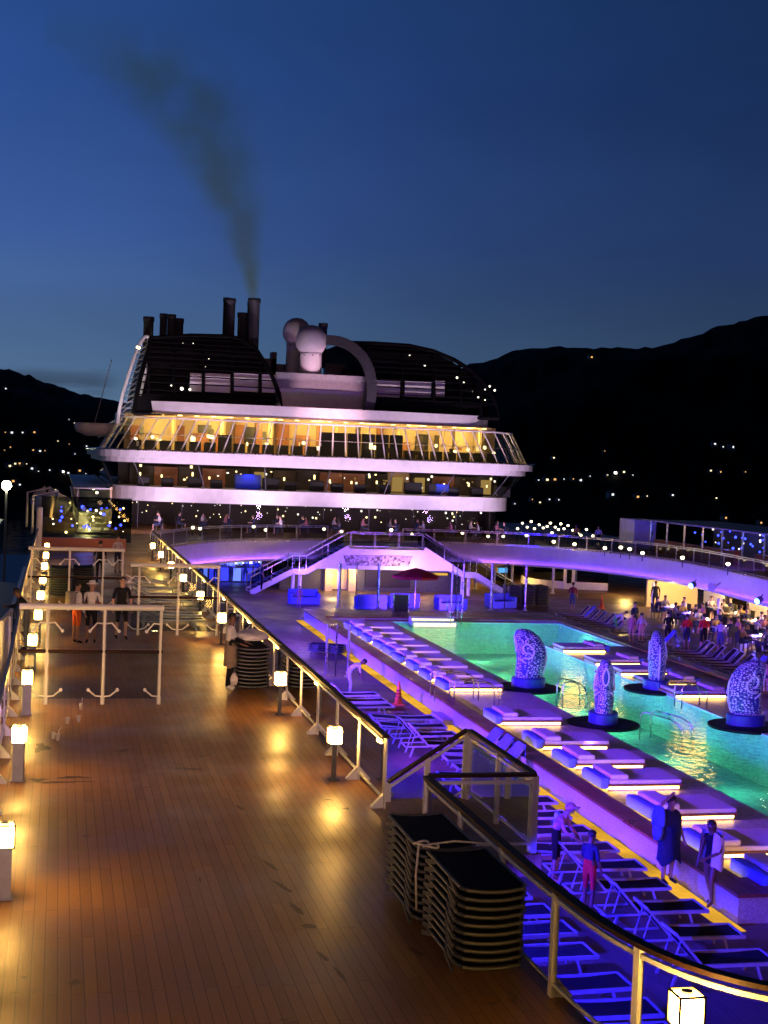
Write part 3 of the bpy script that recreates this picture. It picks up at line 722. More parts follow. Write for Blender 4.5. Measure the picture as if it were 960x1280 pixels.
def put_lounger(kind, x, y, rz, label, group, z=ZP):
    src, used = protos[kind]
    o = src if not used else copy_tree(src)
    used.append(1); o.location = (x, y, z); o.rotation_euler = (0, 0, rz); o['label'] = label; o['group'] = group
    return o
G1 = 'loungers between the left walkway and the pool kerb'
ys = [20.9, 22.2, 23.55, 24.9, 26.2, 27.45, 28.8, 30.2, 31.5, 32.8, 34.1, 38.2, 39.5, 40.8, 42.1]
for i, y in enumerate(ys):
    kind = 'raised' if i in (0, 1, 2, 3, 4, 11, 12) else 'flat'
    put_lounger(kind, 10.56 + random.uniform(-.08, .08), y, random.uniform(-.06, .06), f"black lounger with {'raised' if kind == 'raised' else 'flat'} back beside the yellow lit kerb, {nth(i)} from its near end", G1)
for i, y in enumerate([35.2, 36.2, 37.15]):
    put_lounger('towel', 11.2, y, PI + random.uniform(-.05, .05), f"lounger with a blue towel over its raised back against the kerb, {nth(i)} from the landing", 'towel covered loungers against the kerb')
G2 = 'loungers close under the left walkway'
for i, y in enumerate([18.2, 19.1, 20.1, 21.5, 22.6, 23.6, 24.6, 26]):
    put_lounger('flat', 7.7 + random.uniform(-.1, .1), y, random.uniform(-.04, .04), f"flat dark lounger in the blue lit row under the near railing, {nth(i)} from the bottom", G2)
for i, y in enumerate([44.2, 45.2, 46.4]):
    put_lounger('raised' if i == 1 else 'flat', 9.7, y, .05, f"dark lounger near the orange cone and bending crewman, {nth(i)} in the short group", 'loungers by the bending crewman')
put_lounger('tan', 11.1, 57.5, R(-62), 'single dark lounger standing alone on the blue deck past the glass shower', None) if False else None
G3 = 'loungers along the far right pool edge'
k = 0
for y in [43.4 + .88 * i_ for i_ in range(17)] + [60.6, 64.2, 66.4, 67.3, 68.2, 69.1, 70.0, 70.9, 71.8]:
    put_lounger('towel' if k % 7 == 3 else 'raised', 27.1 + random.uniform(-.1, .1), y, PI + R(-12) + random.uniform(-.04, .04), f"dark raised lounger facing the pool from its right side, {nth(k)} from the frame edge", G3); k += 1
G4 = 'loungers on the walkway behind the right wind screen'
for i, (x, y, a) in enumerate([(3.45, 43.0, .08), (3.5, 44.6, -.05), (3.55, 46.4, .04), (3.6, 48.4, -.03), (3.6, 50.6, .05), (3.6, 53, 0), (3.6, 55.5, .03)]):
    put_lounger('tan', x, y, a, f"aluminium framed dark lounger on the walkway, {nth(i)} behind the right wind screen", G4, 0)

# stacked loungers
def make_stacked(flen=1.5):
    t = thing('stacked_lounger', '-', 'sun lounger'); h = flen / 2
    fr = MB()
    for s in (-1, 1):
        fr.tube([(s * .35, -h + .08, 0), (s * .35, h - .08, 0)], .02, 8)
    for e in (-1, 1):
        fr.tube([(-.35, e * (h - .08), 0), (-.30, e * h, -.006), (-.15, e * (h + .015), -.024), (.0, e * (h + .02), -.03), (.15, e * (h + .015), -.024), (.30, e * h, -.006), (.35, e * (h - .08), 0)], .022, 8)
    fr.build('frame', M_FRAMED, t)
    sl = MB(); n = 8
    a = [(-.33 + .66 * i / n, -h + .05, .008 - .022 * math.sin(PI * i / n)) for i in range(n + 1)]; b = [(p[0], h - .05, p[2]) for p in a]
    sl.wall(a, b); sl.wall([(p[0], p[1], p[2] - .01) for p in b], [(p[0], p[1], p[2] - .01) for p in a]); sl.build('sling', M_SLING, t)
    for s in (-1, 1):
        for e in (-1, 1):
            MB().beam((s * .36, e * .28, -.005), (s * .375, e * .62, -.085), .022, .05).build('leg', M_DARKGREY, t)
    return t
st0 = make_stacked(); used_st = []
def put_stacked(x, y, z, rz, label, group, sc=1):
    o = st0 if not used_st else copy_tree(st0)
    used_st.append(1); o.location = (x, y, z); o.rotation_euler = (0, 0, rz); o['label'] = label; o['group'] = group; return o
for (cx, cy_, wh) in ((4.5, 14.62, 'front'), (4.44, 16.2, 'rear')):
    for k in range(10):
        put_stacked(cx + random.uniform(-.012, .012), cy_ + random.uniform(-.015, .015), .13 + k * .09, random.uniform(-.012, .012),
                    f"black sling lounger in the {wh} stack at the near railing, {nth(9 - k)} from the top", f'stacked loungers in the {wh} stack by the near railing')
for k in range(11):
    put_stacked(4.4 + random.uniform(-.01, .01), 32.5, .13 + k * .085, random.uniform(-.015, .015), f"lounger in the tall stack beside the apron man, {nth(10 - k)} from the top", 'stacked loungers beside the apron man')
for (cx, cy_, wh) in ((.15, 52.5, 'left'), (.95, 52.9, 'right')):
    for k in range(12):
        put_stacked(cx, cy_, .13 + k * .085, random.uniform(-.02, .02), f"lounger in the {wh} of two stacks behind the farthest wind screen, {nth(11 - k)} from the top", f'stacked loungers, {wh} stack by the far wind screen')
for (cx, cy_, wh) in ((11.2, 58.5, 'lone'),):
    for k in range(4):
        put_stacked(cx, cy_, ZP + .13 + k * .085, R(62), f"dark lounger in the low stack beside the kerb past the shower, {nth(3 - k)} from the top", 'low stack of loungers beside the kerb')
for (cx, cy_, wh) in ((26.0, 79, 'left'), (26.9, 79.2, 'middle'), (27.8, 79.4, 'right')):
    for k in range(13):
        put_stacked(cx, cy_, ZP + .13 + k * .09, random.uniform(-.02, .02), f"lounger in the {wh} one of three far pool deck stacks, {nth(12 - k)} from the top", f'stacked loungers, {wh} stack on the far pool deck')
# tie rope on the near stack
def blobcloth(name, mat_, c, sx, sy, sz, seed, parent=None, n=18):
    rnd = random.Random(seed); bm = bmesh.new(); bmesh.ops.create_icosphere(bm, subdivisions=3, radius=1)
    for v in bm.verts:
        f = 1 + .16 * noise2(v.co.x * 2.2 + seed, v.co.y * 2.2 + v.co.z) + rnd.uniform(-.03, .03)
        v.co = Vector((v.co.x * sx * f, v.co.y * sy * f, max(-.35, v.co.z) * sz * f))
    m = MB(); m.add([v.co + Vector(c) for v in bm.verts], [[x.index for x in f.verts] for f in bm.faces]); bm.free()
    return m.build(name, mat_, parent, True)
tr = thing('tie_strap', 'pale strap knotted round the near lounger stacks where they meet', 'strap', (4.12, 15.42, .98))
loop = [(.0 + .09 * math.cos(a) , .07 * math.sin(a), .02 + .012 * math.sin(2 * a)) for a in [i * 2 * PI / 16 for i in range(17)]]
m = MB().tube(loop, .014, 6, False).tube([(x + .08, y * .8 - .12, z) for x, y, z in loop], .014, 6, False); m.tube([(-.03, 0, 0), (-.05, .0, -.35), (-.02, .02, -.75)], .014, 6); m.tube([(.05, 0, .0), (.4, .02, .03), (.78, .0, .0)], .012, 6); m.build('strap', M_ROPE, tr, True)
tag(blobcloth('bag', M_TOWELW, (4.42, 32.5, 1.16), .36, .5, .16, 3), 'crumpled pinkish white plastic bag of towels on top of the lounger stack', 'bag')

# ================================================================ DAYBEDS
def make_bed():
    t = thing('daybed', '-', 'daybed')
    MB().bb((-.9, -.62, 0), (.95, .62, .12)).build('base', M_MOSAIC, t)
    MB().bb((-.94, -.70, .12), (1.0, .70, .17)).build('platform', M_CAP, t)
    st = MB(); st.bb((-.9, -.632, .045), (.94, -.623, .105)).bb((-.912, -.6, .03), (-.903, .6, .105)).bb((-.9, .623, .03), (.94, .632, .105)); st.build('led_strip', M_BEDSTRIP, t)
    MB().cbox((.05, 0, .225), (1.86, 1.36, .105), .03).build('mattress', M_MATT, t)
    p = MB().cbox((-.62, 0, .335), (.46, 1.30, .13), .045).build('bolster', M_MATT, t)
    MB().cbox((-1.0, 0, .19), (.24, 1.34, .28), .06).build('headrest', M_TOWELB, t)  # towel blue paints in the blue light on the bolster side
    return t
bed0 = make_bed(); bu = []
def put_bed(x, y, rz, label, group):
    o = bed0 if not bu else copy_tree(bed0)
    bu.append(1); o.location = (x, y, -2.45); o.rotation_euler = (0, 0, rz); o['label'] = label; o['group'] = group
LBY = [24.4, 26.6, 29.6, 32.5, 34.8, 37.2, 40.8, 46.9, 49.0, 51.2, 53.2, 55.2, 57.0, 59.2, 61.2, 63.2]
for i, y in enumerate(LBY):
    put_bed(14.05 + random.uniform(-.05, .05), y + .1, random.uniform(-.03, .03), f"low daybed with pale mattress on the left pool ledge, {nth(i)} from the near end", 'daybeds on the left pool ledge')
for i, y in enumerate([45.6, 48.0, 50.5, 53.1, 56.8]):
    put_bed(21.85, y + .1, PI, f"low daybed on the right pool ledge behind the koi statues, {nth(i)} from the near end", 'daybeds on the right pool ledge')

# ================================================================ KOI STATUES
def make_koi():
    t = thing('koi_statue', '-', 'statue')
    MB().lathe([(1.12, 0), (1.15, .03), (1.15, .09), (1.1, .11)], (0, 0, -.06), 40).build('disc', M_BLACKLOUVRE, t)
    MB().lathe([(.60, 0), (.60, .30), (.57, .33)], (0, 0, .05), 32, 1, .78).build('plinth', M_KOIBLUE, t)
    # body swept along a leaning S curve; front (mouth) towards -X
    prof = [(-.02, .05, .50, .30), (.02, .25, .54, .32), (.06, .5, .56, .33), (.08, .75, .57, .33), (.05, 1.0, .56, .32), (-.02, 1.22, .53, .30), (-.12, 1.42, .46, .26), (-.24, 1.58, .36, .21), (-.34, 1.68, .24, .15), (-.40, 1.73, .10, .07)]
    prof = [(a * .95, b + .33, c * .92, d * .92) for a, b, c, d in prof]
    n = 28; vs = []; uvs = []
    for k, (cx, cz, rx, ry) in enumerate(prof):
        tilt = -.10 * k / 9 * 3
        for j in range(n):
            a = 2 * PI * j / n
            x, y = rx * math.cos(a), ry * math.sin(a) * (1 if True else 1)
            vs.append((cx + x, y, cz + x * -tilt * .9 if False else cz - x * tilt))
    fs = [(k * n + j, k * n + (j + 1) % n, (k + 1) * n + (j + 1) % n, (k + 1) * n + j) for k in range(len(prof) - 1) for j in range(n)]
    fs.append(tuple(range((len(prof) - 1) * n, len(prof) * n)))
    m = MB().add(vs, fs); b = m.build('body', M_KOI, t, True)
    uvl = b.data.uv_layers.new(name='UVMap')
    for poly in b.data.polygons:
        js = [b.data.loops[li].vertex_index % n for li in poly.loop_indices]; wrap = max(js) - min(js) > n / 2
        for li in poly.loop_indices:
            vi = b.data.loops[li].vertex_index; j = vi % n; k = vi // n
            if wrap and j < n / 2: j += n
            uvl.data[li].uv = (j / n * 1.1, prof[min(k, len(prof) - 1)][1] * .62)
    def skinpt(z, a, off=.0):
        for p, q in zip(prof, prof[1:]):
            if p[1] <= z <= q[1]:
                f = (z - p[1]) / (q[1] - p[1]); cx, rx, ry = [p[i] + (q[i] - p[i]) * f for i in (0, 2, 3)]
                return Vector((cx + (rx + off) * math.cos(a), (ry + off) * math.sin(a), z))
        p = prof[-1]; return Vector((p[0], p[3] * math.sin(a), p[1]))
    for s in (-1, 1):
        # swirling gill plate and eye on each flank
        sp = []
        for i in range(34):
            th = i / 33 * 2.15 * PI; rr = .34 * (1 - .62 * i / 33)
            z = 1.36 + rr * math.cos(th + 2.6) * .9; a = PI * .60 + rr * math.sin(th + 2.6) * 1.55
            sp.append(skinpt(z, s * a, .012))
        MB().tube(sp, .032, 6).build('gill_scroll', M_KOIWHITE, t, True)
        fin = [skinpt(1.06 - .02 * i, s * (PI * .82 - i * .075), .012) for i in range(9)]
        MB().tube(fin, .03, 6).build('gill_scroll', M_KOIWHITE, t, True)
        pl = []
        for zz in [.5 + .06 * i for i in range(10)]:
            wv = .42 * math.sin(PI * min(1, (zz - .44) / .66)); pl.append((skinpt(zz, s * (PI * .66 - wv * .6), .008), skinpt(zz, s * (PI * .66 + wv * .6), .008)))
        MB().wall([p[0] for p in pl], [p[1] for p in pl]).build('side_fin', M_KOIBLUE, t)
        e = skinpt(1.66, s * PI * .55, -.01)
        ey = MB().ball(e, .075, 12).build('eye', M_KOIWHITE, t, True)
        MB().ball(e + Vector((-.01, s * .055, .0)), .04, 10).build('pupil', M_KOIBLUE, ey, True)
    # open mouth panel framed in white, facing -X
    fr = []
    for i in range(25):
        th = i / 24 * 2 * PI
        z = 1.55 + .27 * math.sin(th); a = PI + .33 * math.cos(th) * (1 if math.sin(th) < .3 else 1 - .55 * (math.sin(th) - .3))
        fr.append(skinpt(z, a, .015))
    MB().tube(fr, .03, 6, False).build('lip', M_KOIWHITE, t, True)
    c = sum((p for p in fr[:-1]), Vector()) / 24 + Vector((-.012, 0, 0))
    m = MB(); m.add([c] + [p + Vector((-.006, 0, 0)) for p in fr[:-1]], [(0, 1 + i, 1 + (i + 1) % 24) for i in range(24)]); m.build('mouth', M_KOIBLUE, t)
    # dorsal crest
    cr = [skinpt(.42 + 1.45 * i / 14, 0, .01) for i in range(15)]
    MB().tube(cr, [.02 + .03 * abs(math.sin(i * 1.3)) for i in range(15)], 6).build('crest', M_KOIWHITE, t, True)
    return t
k0 = make_koi()
KS = [((16.3, 47.3), R(-8), 'koi fish statue seen from the side, at the far left edge of the pool', 1), ((16.45, 40.6), R(72), 'narrow koi fish statue with dark arched mouth towards the camera, near left of the pool', .97),
      ((21.0, 47.0), R(255), 'narrow koi fish statue turned tail on at the far right edge of the pool', 1), ((20.95, 40.1), R(172), 'koi fish statue cut by the right frame edge, with white gill scroll', 1)]
for i, ((x, y), rz, lb, s) in enumerate(KS):
    o = k0 if i == 0 else copy_tree(k0)
    o.location = (x, y, -2.45); o.rotation_euler = (0, 0, rz); o['label'] = lb; o['group'] = 'koi fish statues in the pool'; o.scale = (s, s, s)

# ================================================================ POOL LADDERS, STEPS, CONES
def grab_rail(label, loc, rz, hgt=.85, length=.8, group='steel grab rails round the pool'):
    t = thing('grab_rail', label, 'handrail', loc, rz, group)
    for s in (-1, 1):
        pts = [(0, s * .28, 0), (0, s * .28, hgt * .8), (.06, s * .28, hgt * .95), (.2, s * .28, hgt), (length * .7, s * .28, hgt * .92), (length * .92, s * .28, hgt * .78), (length, s * .28, hgt * .55), (length, s * .28, 0 if length < 1.2 else -.2)]
        MB().tube(pts, .022, 8).build('rail', M_STEEL, t, True)
    return t
grab_rail('steel grab rail over the kerb steps, the far one of the pair', (12.2, 45.0, -2.45), 0, .95, 1.5)
grab_rail('steel grab rail over the kerb steps, the near one of the pair', (12.35, 43.2, -2.45), 0, .95, 1.5)
grab_rail('steel pool grab rail beside the narrow near left statue', (16.05, 43.4, -2.45), 0, .9, .8)
grab_rail('steel pool grab rail between the two right hand statues', (20.2, 43.4, -2.45), 0, .8, .9)
grab_rail('steel pool ladder rail at the far end of the water', (18.9, 66.6, -2.45), R(-90), 1.2, .7)
grab_rail('sloping steel hand rail leading down into the pool water', (18.2, 41.4, -3.1), R(-60), .9, 1.6)
stp = thing('pool_steps', 'steps with yellow lit risers through the kerb beside the cone', 'steps', (12.25, 43.25, ZP))
for k in range(2):
    MB().bb((-.34 + k * .3, -.72, 0), (-.02 , .72, .17 * (k + 1))).build('tread', M_MOSAIC, stp) if k == 0 else MB().bb((-.62, -.72, .004), (-.345, .72, .08)).build('tread', M_MOSAIC, stp)
t = thing('pool_steps', 'two long yellow lit steps at the far end of the pool', 'steps', (17.9, 66.9, -2.45))
for k in range(2):
    s_ = MB().bb((-1.1 - .05 * k, -.45 * k - .4, -.2), (1.1 + .05 * k, -.45 * k + .05 , .30 - .16 * k)).build('tread', M_MOSAIC, t)
    MB().bb((-1.05, -.45 * k - .412, .05 - .16 * k), (1.05, -.45 * k - .403, .22 - .16 * k)).build('led_strip', M_STEPSTRIP, s_)
def make_cone():
    t = thing('traffic_cone', '-', 'cone'); MB().cbox((0, 0, .02), (.38, .38, .04), .01).build('base', M_ORANGE, t)
    MB().lathe([(.15, .04), (.03, .78), (.02, .8)], (0, 0, 0), 16).build('body', M_ORANGE, t, True)
    for z in (.25, .36, .47): MB().lathe([(.15 - .12 * (z - .04) / .74 + .004, z), (.15 - .12 * (z + .02) / .74 + .004, z + .045)], (0, 0, 0), 16).build('text_band', M_MAROONP, t, True)
    return t
M_MAROONP = pm('dark_red_plastic', (.3, .03, .02), .5)
cn = make_cone()
cn.location = (11.35, 46.2, ZP); cn['label'] = 'tall orange cone standing beside the kerb steps near the bending crewman'
c2 = copy_tree(cn); c2.location = (31.4, 78.5, ZP); c2['label'] = 'orange cone by a post on the lit deck at the far right'

# glass showers
def shower(label, loc, w, h, hl):
    t = thing('glass_shower', label, 'shower', loc)
    for s in (-1, 1):
        MB().tube([(s * w, 0, 0), (s * w, 0, h)], .05, 10).bb((s * w - .14, -.14, 0), (s * w + .14, .14, .05)).build('post', M_STEEL, t, False)
    n = 14; b = [(math.cos(PI * i / n) * w, math.sin(PI * i / n) * w * hl, .05) for i in range(n + 1)]
    MB().wall(b, [(x, y, h - .12) for x, y, z in b]).build('curved_glass', M_GLASS, t, True)
    MB().tube([(0, w * hl * .8, 0), (0, w * hl * .8, h - .2), (0, w * hl * .4, h), (0, 0, h - .1)], .03, 8).build('shower_pipe', M_STEEL, t, True)
    return t
shower('curved glass shower with steel posts standing on the blue deck behind the railing', (10.4, 52.2, ZP), .42, 2.0, .8)
shower('tall curved glass shower with steel posts before the stage', (15.2, 71.3, -2.3), 1.05, 2.4, .8)
shower('curved glass shower with steel posts near the foot of the right stairs', (23.3, 71.4, -2.3), .95, 2.5, .8)
shower('slim steel shower on the pool end by the ladder', (20.1, 70.0, -2.3), .3, 2.5, .8)

# ================================================================ PEOPLE
def add_person(label, loc, rz, pose, clothes, skin, hair=M_HAIR, height=1.72, detail=True, group=None, extra=None, longhair=False):
    J = dict(pelvis=(0, 0, .95), spine=(0, .01, 1.12), chest=(0, .01, 1.32), neck=(0, 0, 1.47), head0=(0, -.015, 1.55), head1=(0, -.03, 1.63), head2=(0, -.02, 1.715))
    J.update(shL=(.17, .01, 1.41), shR=(-.17, .01, 1.41), elL=(.24, .03, 1.13), elR=(-.24, .03, 1.13), wrL=(.25, -.08, .90), wrR=(-.25, -.08, .90),
             hipL=(.09, 0, .90), hipR=(-.09, 0, .90), knL=(.10, -.01, .50), knR=(-.10, -.01, .50), anL=(.10, .03, .085), anR=(-.10, .03, .085), toL=(.12, -.14, .035), toR=(-.12, -.14, .035))
    J.update(pose)
    for k in J: J[k] = Vector(J[k])
    rad = dict(pelvis=(.15, .11), spine=(.135, .10), chest=(.15, .105), neck=(.055, .055), head0=(.062, .075), head1=(.076, .092), head2=(.055, .065),
               sh=(.062, .062), el=(.043, .043), wr=(.028, .028), hip=(.088, .09), kn=(.056, .056), an=(.038, .038), to=(.035, .026))
    vs = []; ed = []; rd = []; idx = {}
    def V(k, p, r): idx[k] = len(vs); vs.append(p); rd.append(r); return idx[k]
    for k in ('pelvis', 'spine', 'chest', 'neck', 'head0', 'head1', 'head2'): V(k, J[k], rad[k])
    bones = []
    def E2(a, b, reg): ed.append((idx[a], idx[b])); bones.append((vs[idx[a]], vs[idx[b]], reg))
    E2('pelvis', 'spine', 'hips'); E2('spine', 'chest', 'torso'); E2('chest', 'neck', 'torso'); E2('neck', 'head0', 'skin'); E2('head0', 'head1', 'skin'); E2('head1', 'head2', 'skin')
    for s in 'LR':
        for k in ('sh', 'el', 'wr', 'hip', 'kn', 'an', 'to'): V(k + s, J[k + s], rad[k])
        E2('chest', 'sh' + s, 'torso'); E2('sh' + s, 'el' + s, 'sleeve'); E2('el' + s, 'wr' + s, 'forearm')
        E2('pelvis', 'hip' + s, 'hips'); E2('hip' + s, 'kn' + s, 'thigh'); E2('kn' + s, 'an' + s, 'calf'); E2('an' + s, 'to' + s, 'foot')
        d = (J['wr' + s] - J['el' + s]).normalized(); side = d.cross(Vector((0, 1, 0)));
        if side.length < .1: side = d.cross(Vector((1, 0, 0)))
        side.normalize(); sg = 1 if s == 'L' else -1
        V('pa' + s, J['wr' + s] + d * .07, (.034, .024)); E2('wr' + s, 'pa' + s, 'skin')
        if detail:
            bend = (Vector((0, -1, 0)) * .35 + d * .65).normalized()
            for q, (off, ln) in enumerate([(-.028, .075), (-.010, .088), (.010, .082), (.028, .064)]):
                a = V(f'f{q}{s}', vs[idx['pa' + s]] + side * off + d * .035, (.0095, .0095)); ed.append((idx['pa' + s], a))
                b = V(f'g{q}{s}', vs[a] + d * ln * .5, (.009, .009)); ed.append((a, b)); c = V(f'h{q}{s}', vs[b] + bend * ln * .5, (.0075, .0075)); ed.append((b, c))
                bones.append((vs[a], vs[c], 'skin'))
            inw = Vector((-sg, -.6, 0)).normalized()
            a = V('t0' + s, J['wr' + s] + d * .035 + inw * .03, (.012, .012)); ed.append((idx['wr' + s], a)); b = V('t1' + s, vs[a] + d * .035 + inw * .018, (.01, .01)); ed.append((a, b)); bones.append((vs[a], vs[b], 'skin'))
    if detail:
        dn = (J['head1'] - J['head0']).normalized(); fwd = Vector((0, -1, 0)); fwd = (fwd - dn * fwd.dot(dn)).normalized()
        if 'look' in pose: fwd = Vector(pose['look']).normalized()
    me = bpy.data.meshes.new('person'); me.from_pydata([tuple(v) for v in vs], ed, []); me.update()
    ob = bpy.data.objects.new('person', me); COL.objects.link(ob)
    md = ob.modifiers.new('Skin', 'SKIN'); md.use_smooth_shade = True
    for i, r in enumerate(rd): me.skin_vertices[0].data[i].radius = r
    for d_ in me.skin_vertices[0].data: d_.use_root = False
    me.skin_vertices[0].data[0].use_root = True
    ss = ob.modifiers.new('sub', 'SUBSURF'); ss.levels = 1; ss.render_levels = 1
    dg = bpy.context.evaluated_depsgraph_get(); ev = ob.evaluated_get(dg); m2 = bpy.data.meshes.new_from_object(ev)
    bpy.data.objects.remove(ob); m2.name = 'person'
    regs = ['skin', 'torso', 'hips', 'sleeve', 'forearm', 'thigh', 'calf', 'foot']; m2.materials.clear()
    for rg in regs: m2.materials.append(clothes.get(rg) or (clothes['torso'] if rg == 'sleeve' and 'sleeve' not in clothes else skin))
    for p in m2.polygons:
        c = p.center; best = None
        for a, b, rg in bones:
            ab = b - a; tt = max(0, min(1, (c - a).dot(ab) / max(1e-9, ab.length_squared))); dd = (a + ab * tt - c).length
            if best is None or dd < best[0]: best = (dd, rg)
        p.material_index = regs.index(best[1])
    # head features joined into the same body mesh
    if detail:
        h = J['head1']; rt = fwd.cross(dn).normalized()
        bm = bmesh.new(); bm.from_mesh(m2)
        def blob(c, r, mi, sc=(1, 1, 1)):
            g = bmesh.ops.create_icosphere(bm, subdivisions=2, radius=r)
            for v in g['verts']: v.co = Vector((v.co.x * sc[0], v.co.y * sc[1], v.co.z * sc[2])) + c
            for v in g['verts']:
                for f in v.link_faces: f.material_index = mi; f.smooth = True
        m2.materials.append(M_EYEP); m2.materials.append(M_LIP); ei = len(regs)
        for s in (-1, 1):
            blob(h + fwd * .076 + rt * .033 * s + dn * .008, .013, ei); blob(h + rt * .082 * s - fwd * .005, .024, 0, (.6, 1, 1.3))
        blob(h + fwd * .094 - dn * .018, .016, 0, (1, 1, 1.5)); blob(h + fwd * .082 - dn * .055, .02, ei + 1, (1.2, .5, .4))
        bm.to_mesh(m2); bm.free()
    o = bpy.data.objects.new('person', m2); COL.objects.link(o)
    o.location = loc; o.rotation_euler = (0, 0, rz); s = height / 1.75; o.scale = (s, s, s)
    tag(o, label, 'person', group)
    hd = J['head1']; dn = (J['head2'] - J['head0']).normalized(); fwd2 = Vector(pose.get('look', (0, -1, 0))).normalized()
    if hair:
        bm = bmesh.new(); bmesh.ops.create_icosphere(bm, subdivisions=2, radius=.1)
        for v in bm.verts:
            k = v.co.normalized().dot((dn * .8 - fwd2 * .6).normalized())
            f = 1.04 if k > -.1 else .8
            v.co = v.co * f
        q = MB(); q.add([v.co + hd + dn * .022 - fwd2 * .008 for v in bm.verts], [[x.index for x in f.verts] for f in bm.faces if (f.calc_center_median().normalized().dot((dn * .85 - fwd2 * .55).normalized()) > -.12)]); bm.free()
        if longhair: q.tube([hd - fwd2 * .07 + dn * .03, hd - fwd2 * .11 - dn * .08, hd - fwd2 * .10 - dn * .25], [.06, .055, .03], 8)
        q.build('hair', hair, o, True)
    if extra: extra(o, J)
    return o
M_EYEP = pm('dark_eye', (.02, .015, .012), .3); M_LIP = pm('lip', (.3, .1, .09), .5)
WALK = dict(knL=(.1, -.12, .52), anL=(.1, -.06, .1), toL=(.12, -.24, .05), knR=(-.1, .05, .5), anR=(-.1, .22, .11), toR=(-.11, .07, .035))
FACE_CAM = R(0); AWAY = PI; FACE_R = R(90); FACE_L = R(-90)

def backpack(o, J):
    MB().cbox((0, .2, 1.24), (.32, .2, .46), .06).build('backpack', C_GREY, o, True)
    MB().tube([(.1, .1, 1.44), (.12, -.12, 1.40), (.13, -.12, 1.2), (.12, .1, 1.06)], .02, 6).tube([(-.1, .1, 1.44), (-.12, -.12, 1.40), (-.13, -.12, 1.2), (-.12, .1, 1.06)], .02, 6).build('strap', C_BLACK, o)
def hat(o, J):
    c = J['head1']
    MB().lathe([(.165, 0), (.16, .012), (.098, .018), (.092, .075), (.06, .10), (.01, .105)], (c.x, c.y + .01, c.z + .045), 18).build('hat', C_WHITE, o, True)
add_person('man in orange shorts wearing a grey backpack over a white long sleeved top', (.58, 39.7, 0), R(120), dict(elL=(.23, -.06, 1.16), wrL=(.16, -.26, 1.05)),
           dict(torso=C_WHITE, sleeve=C_WHITE, forearm=C_WHITE, hips=C_ORANGE, thigh=C_ORANGE, foot=C_BLACK), M_SKIN[1], extra=backpack)
add_person('man in a white hat and white T-shirt looking down at his hands', (.98, 39.75, 0), R(-8), dict(elL=(.25, .0, 1.14), wrL=(.10, -.24, 1.10), elR=(-.25, .0, 1.14), wrR=(-.10, -.24, 1.10), look=(0, -.9, -.35)),
           dict(torso=C_WHITE, hips=C_BLACK, thigh=C_BLACK, foot=C_BLACK), M_SKIN[1], extra=hat)
def bottle(o, J):
    p = J['wrL']; MB().lathe([(.03, -.16), (.033, -.02), (.015, .03), (.015, .06)], (p.x + .02, p.y - .04, p.z - .04), 10).build('bottle', M_PLASTIC, o, True)
add_person('man in black T-shirt and black shorts walking towards the camera with a bottle', (1.83, 40.5, 0), R(8), dict(WALK), dict(torso=C_BLACK, hips=C_BLACK, thigh=C_BLACK, foot=C_BLACK), M_SKIN[0], extra=bottle, height=1.8)
add_person('person in a dark jacket leaning on the ship side railing at the left', (-.72, 38.2, 0), R(-95), dict(chest=(0, -.12, 1.28), neck=(0, -.2, 1.42), head0=(0, -.25, 1.49), head1=(0, -.29, 1.56), head2=(0, -.29, 1.64), shL=(.17, -.14, 1.36), shR=(-.17, -.14, 1.36), elL=(.22, -.34, 1.18), elR=(-.22, -.34, 1.18), wrL=(.08, -.48, 1.18), wrR=(-.08, -.48, 1.18)),
           dict(torso=C_BLACK, sleeve=C_BLACK, forearm=C_BLACK, hips=C_GREY, thigh=C_GREY, calf=C_GREY, foot=C_BLACK), M_SKIN[2])
add_person('dark clothed man standing with his back turned near the far end of the walkway', (1.7, 58, 0), R(170), dict(), dict(torso=C_BLACK, hips=C_BLACK, thigh=C_BLACK, calf=C_BLACK, foot=C_BLACK), M_SKIN[1], detail=False)
add_person('woman in a pinkish top standing at the far end of the walkway', (2.6, 63, 0), R(20), dict(), dict(torso=C_LILAC, hips=C_NAVY, thigh=C_NAVY, foot=C_BLACK), M_SKIN[1], detail=False, height=1.64)
def apron(o, J):
    n = 14; b = [(.19 * math.cos(a), .155 * math.sin(a) - .01, .55) for a in [2 * PI * i / n for i in range(n + 1)]]
    MB().wall(b, [(x * .9, y * .92, 1.02) for x, y, z in b]).build('apron_skirt', C_KHAKI, o, True)
    MB().tube([(-.18, -.15, .42), (-.2, -.16, .3), (-.2, -.16, .16)], [.03, .1, .07], 10).build('bag', C_WHITE, o, True)
add_person('crewman in white shirt and long khaki apron standing beside the lounger stack', (3.9, 32.0, 0), R(68), dict(elL=(.22, -.05, 1.15), wrL=(.2, -.28, 1.08), elR=(-.22, -.05, 1.15), wrR=(-.2, -.28, 1.08)),
           dict(torso=C_WHITE, hips=C_KHAKI, thigh=C_KHAKI, calf=C_BLACK, foot=C_WHITE, forearm=C_BLACK), M_SKIN[2], extra=apron, height=1.76)
BEND = dict(pelvis=(0, .12, .92), spine=(0, .02, 1.05), chest=(0, -.18, 1.16), neck=(0, -.32, 1.2), head0=(0, -.38, 1.23), head1=(0, -.45, 1.25), head2=(0, -.52, 1.29), shL=(.17, -.26, 1.16), shR=(-.17, -.26, 1.16), elL=(.2, -.3, .9), elR=(-.2, -.3, .9), wrL=(.16, -.38, .68), wrR=(-.16, -.38, .68), hipL=(.09, .1, .88), hipR=(-.09, .1, .88), look=(0, -.6, -.8))
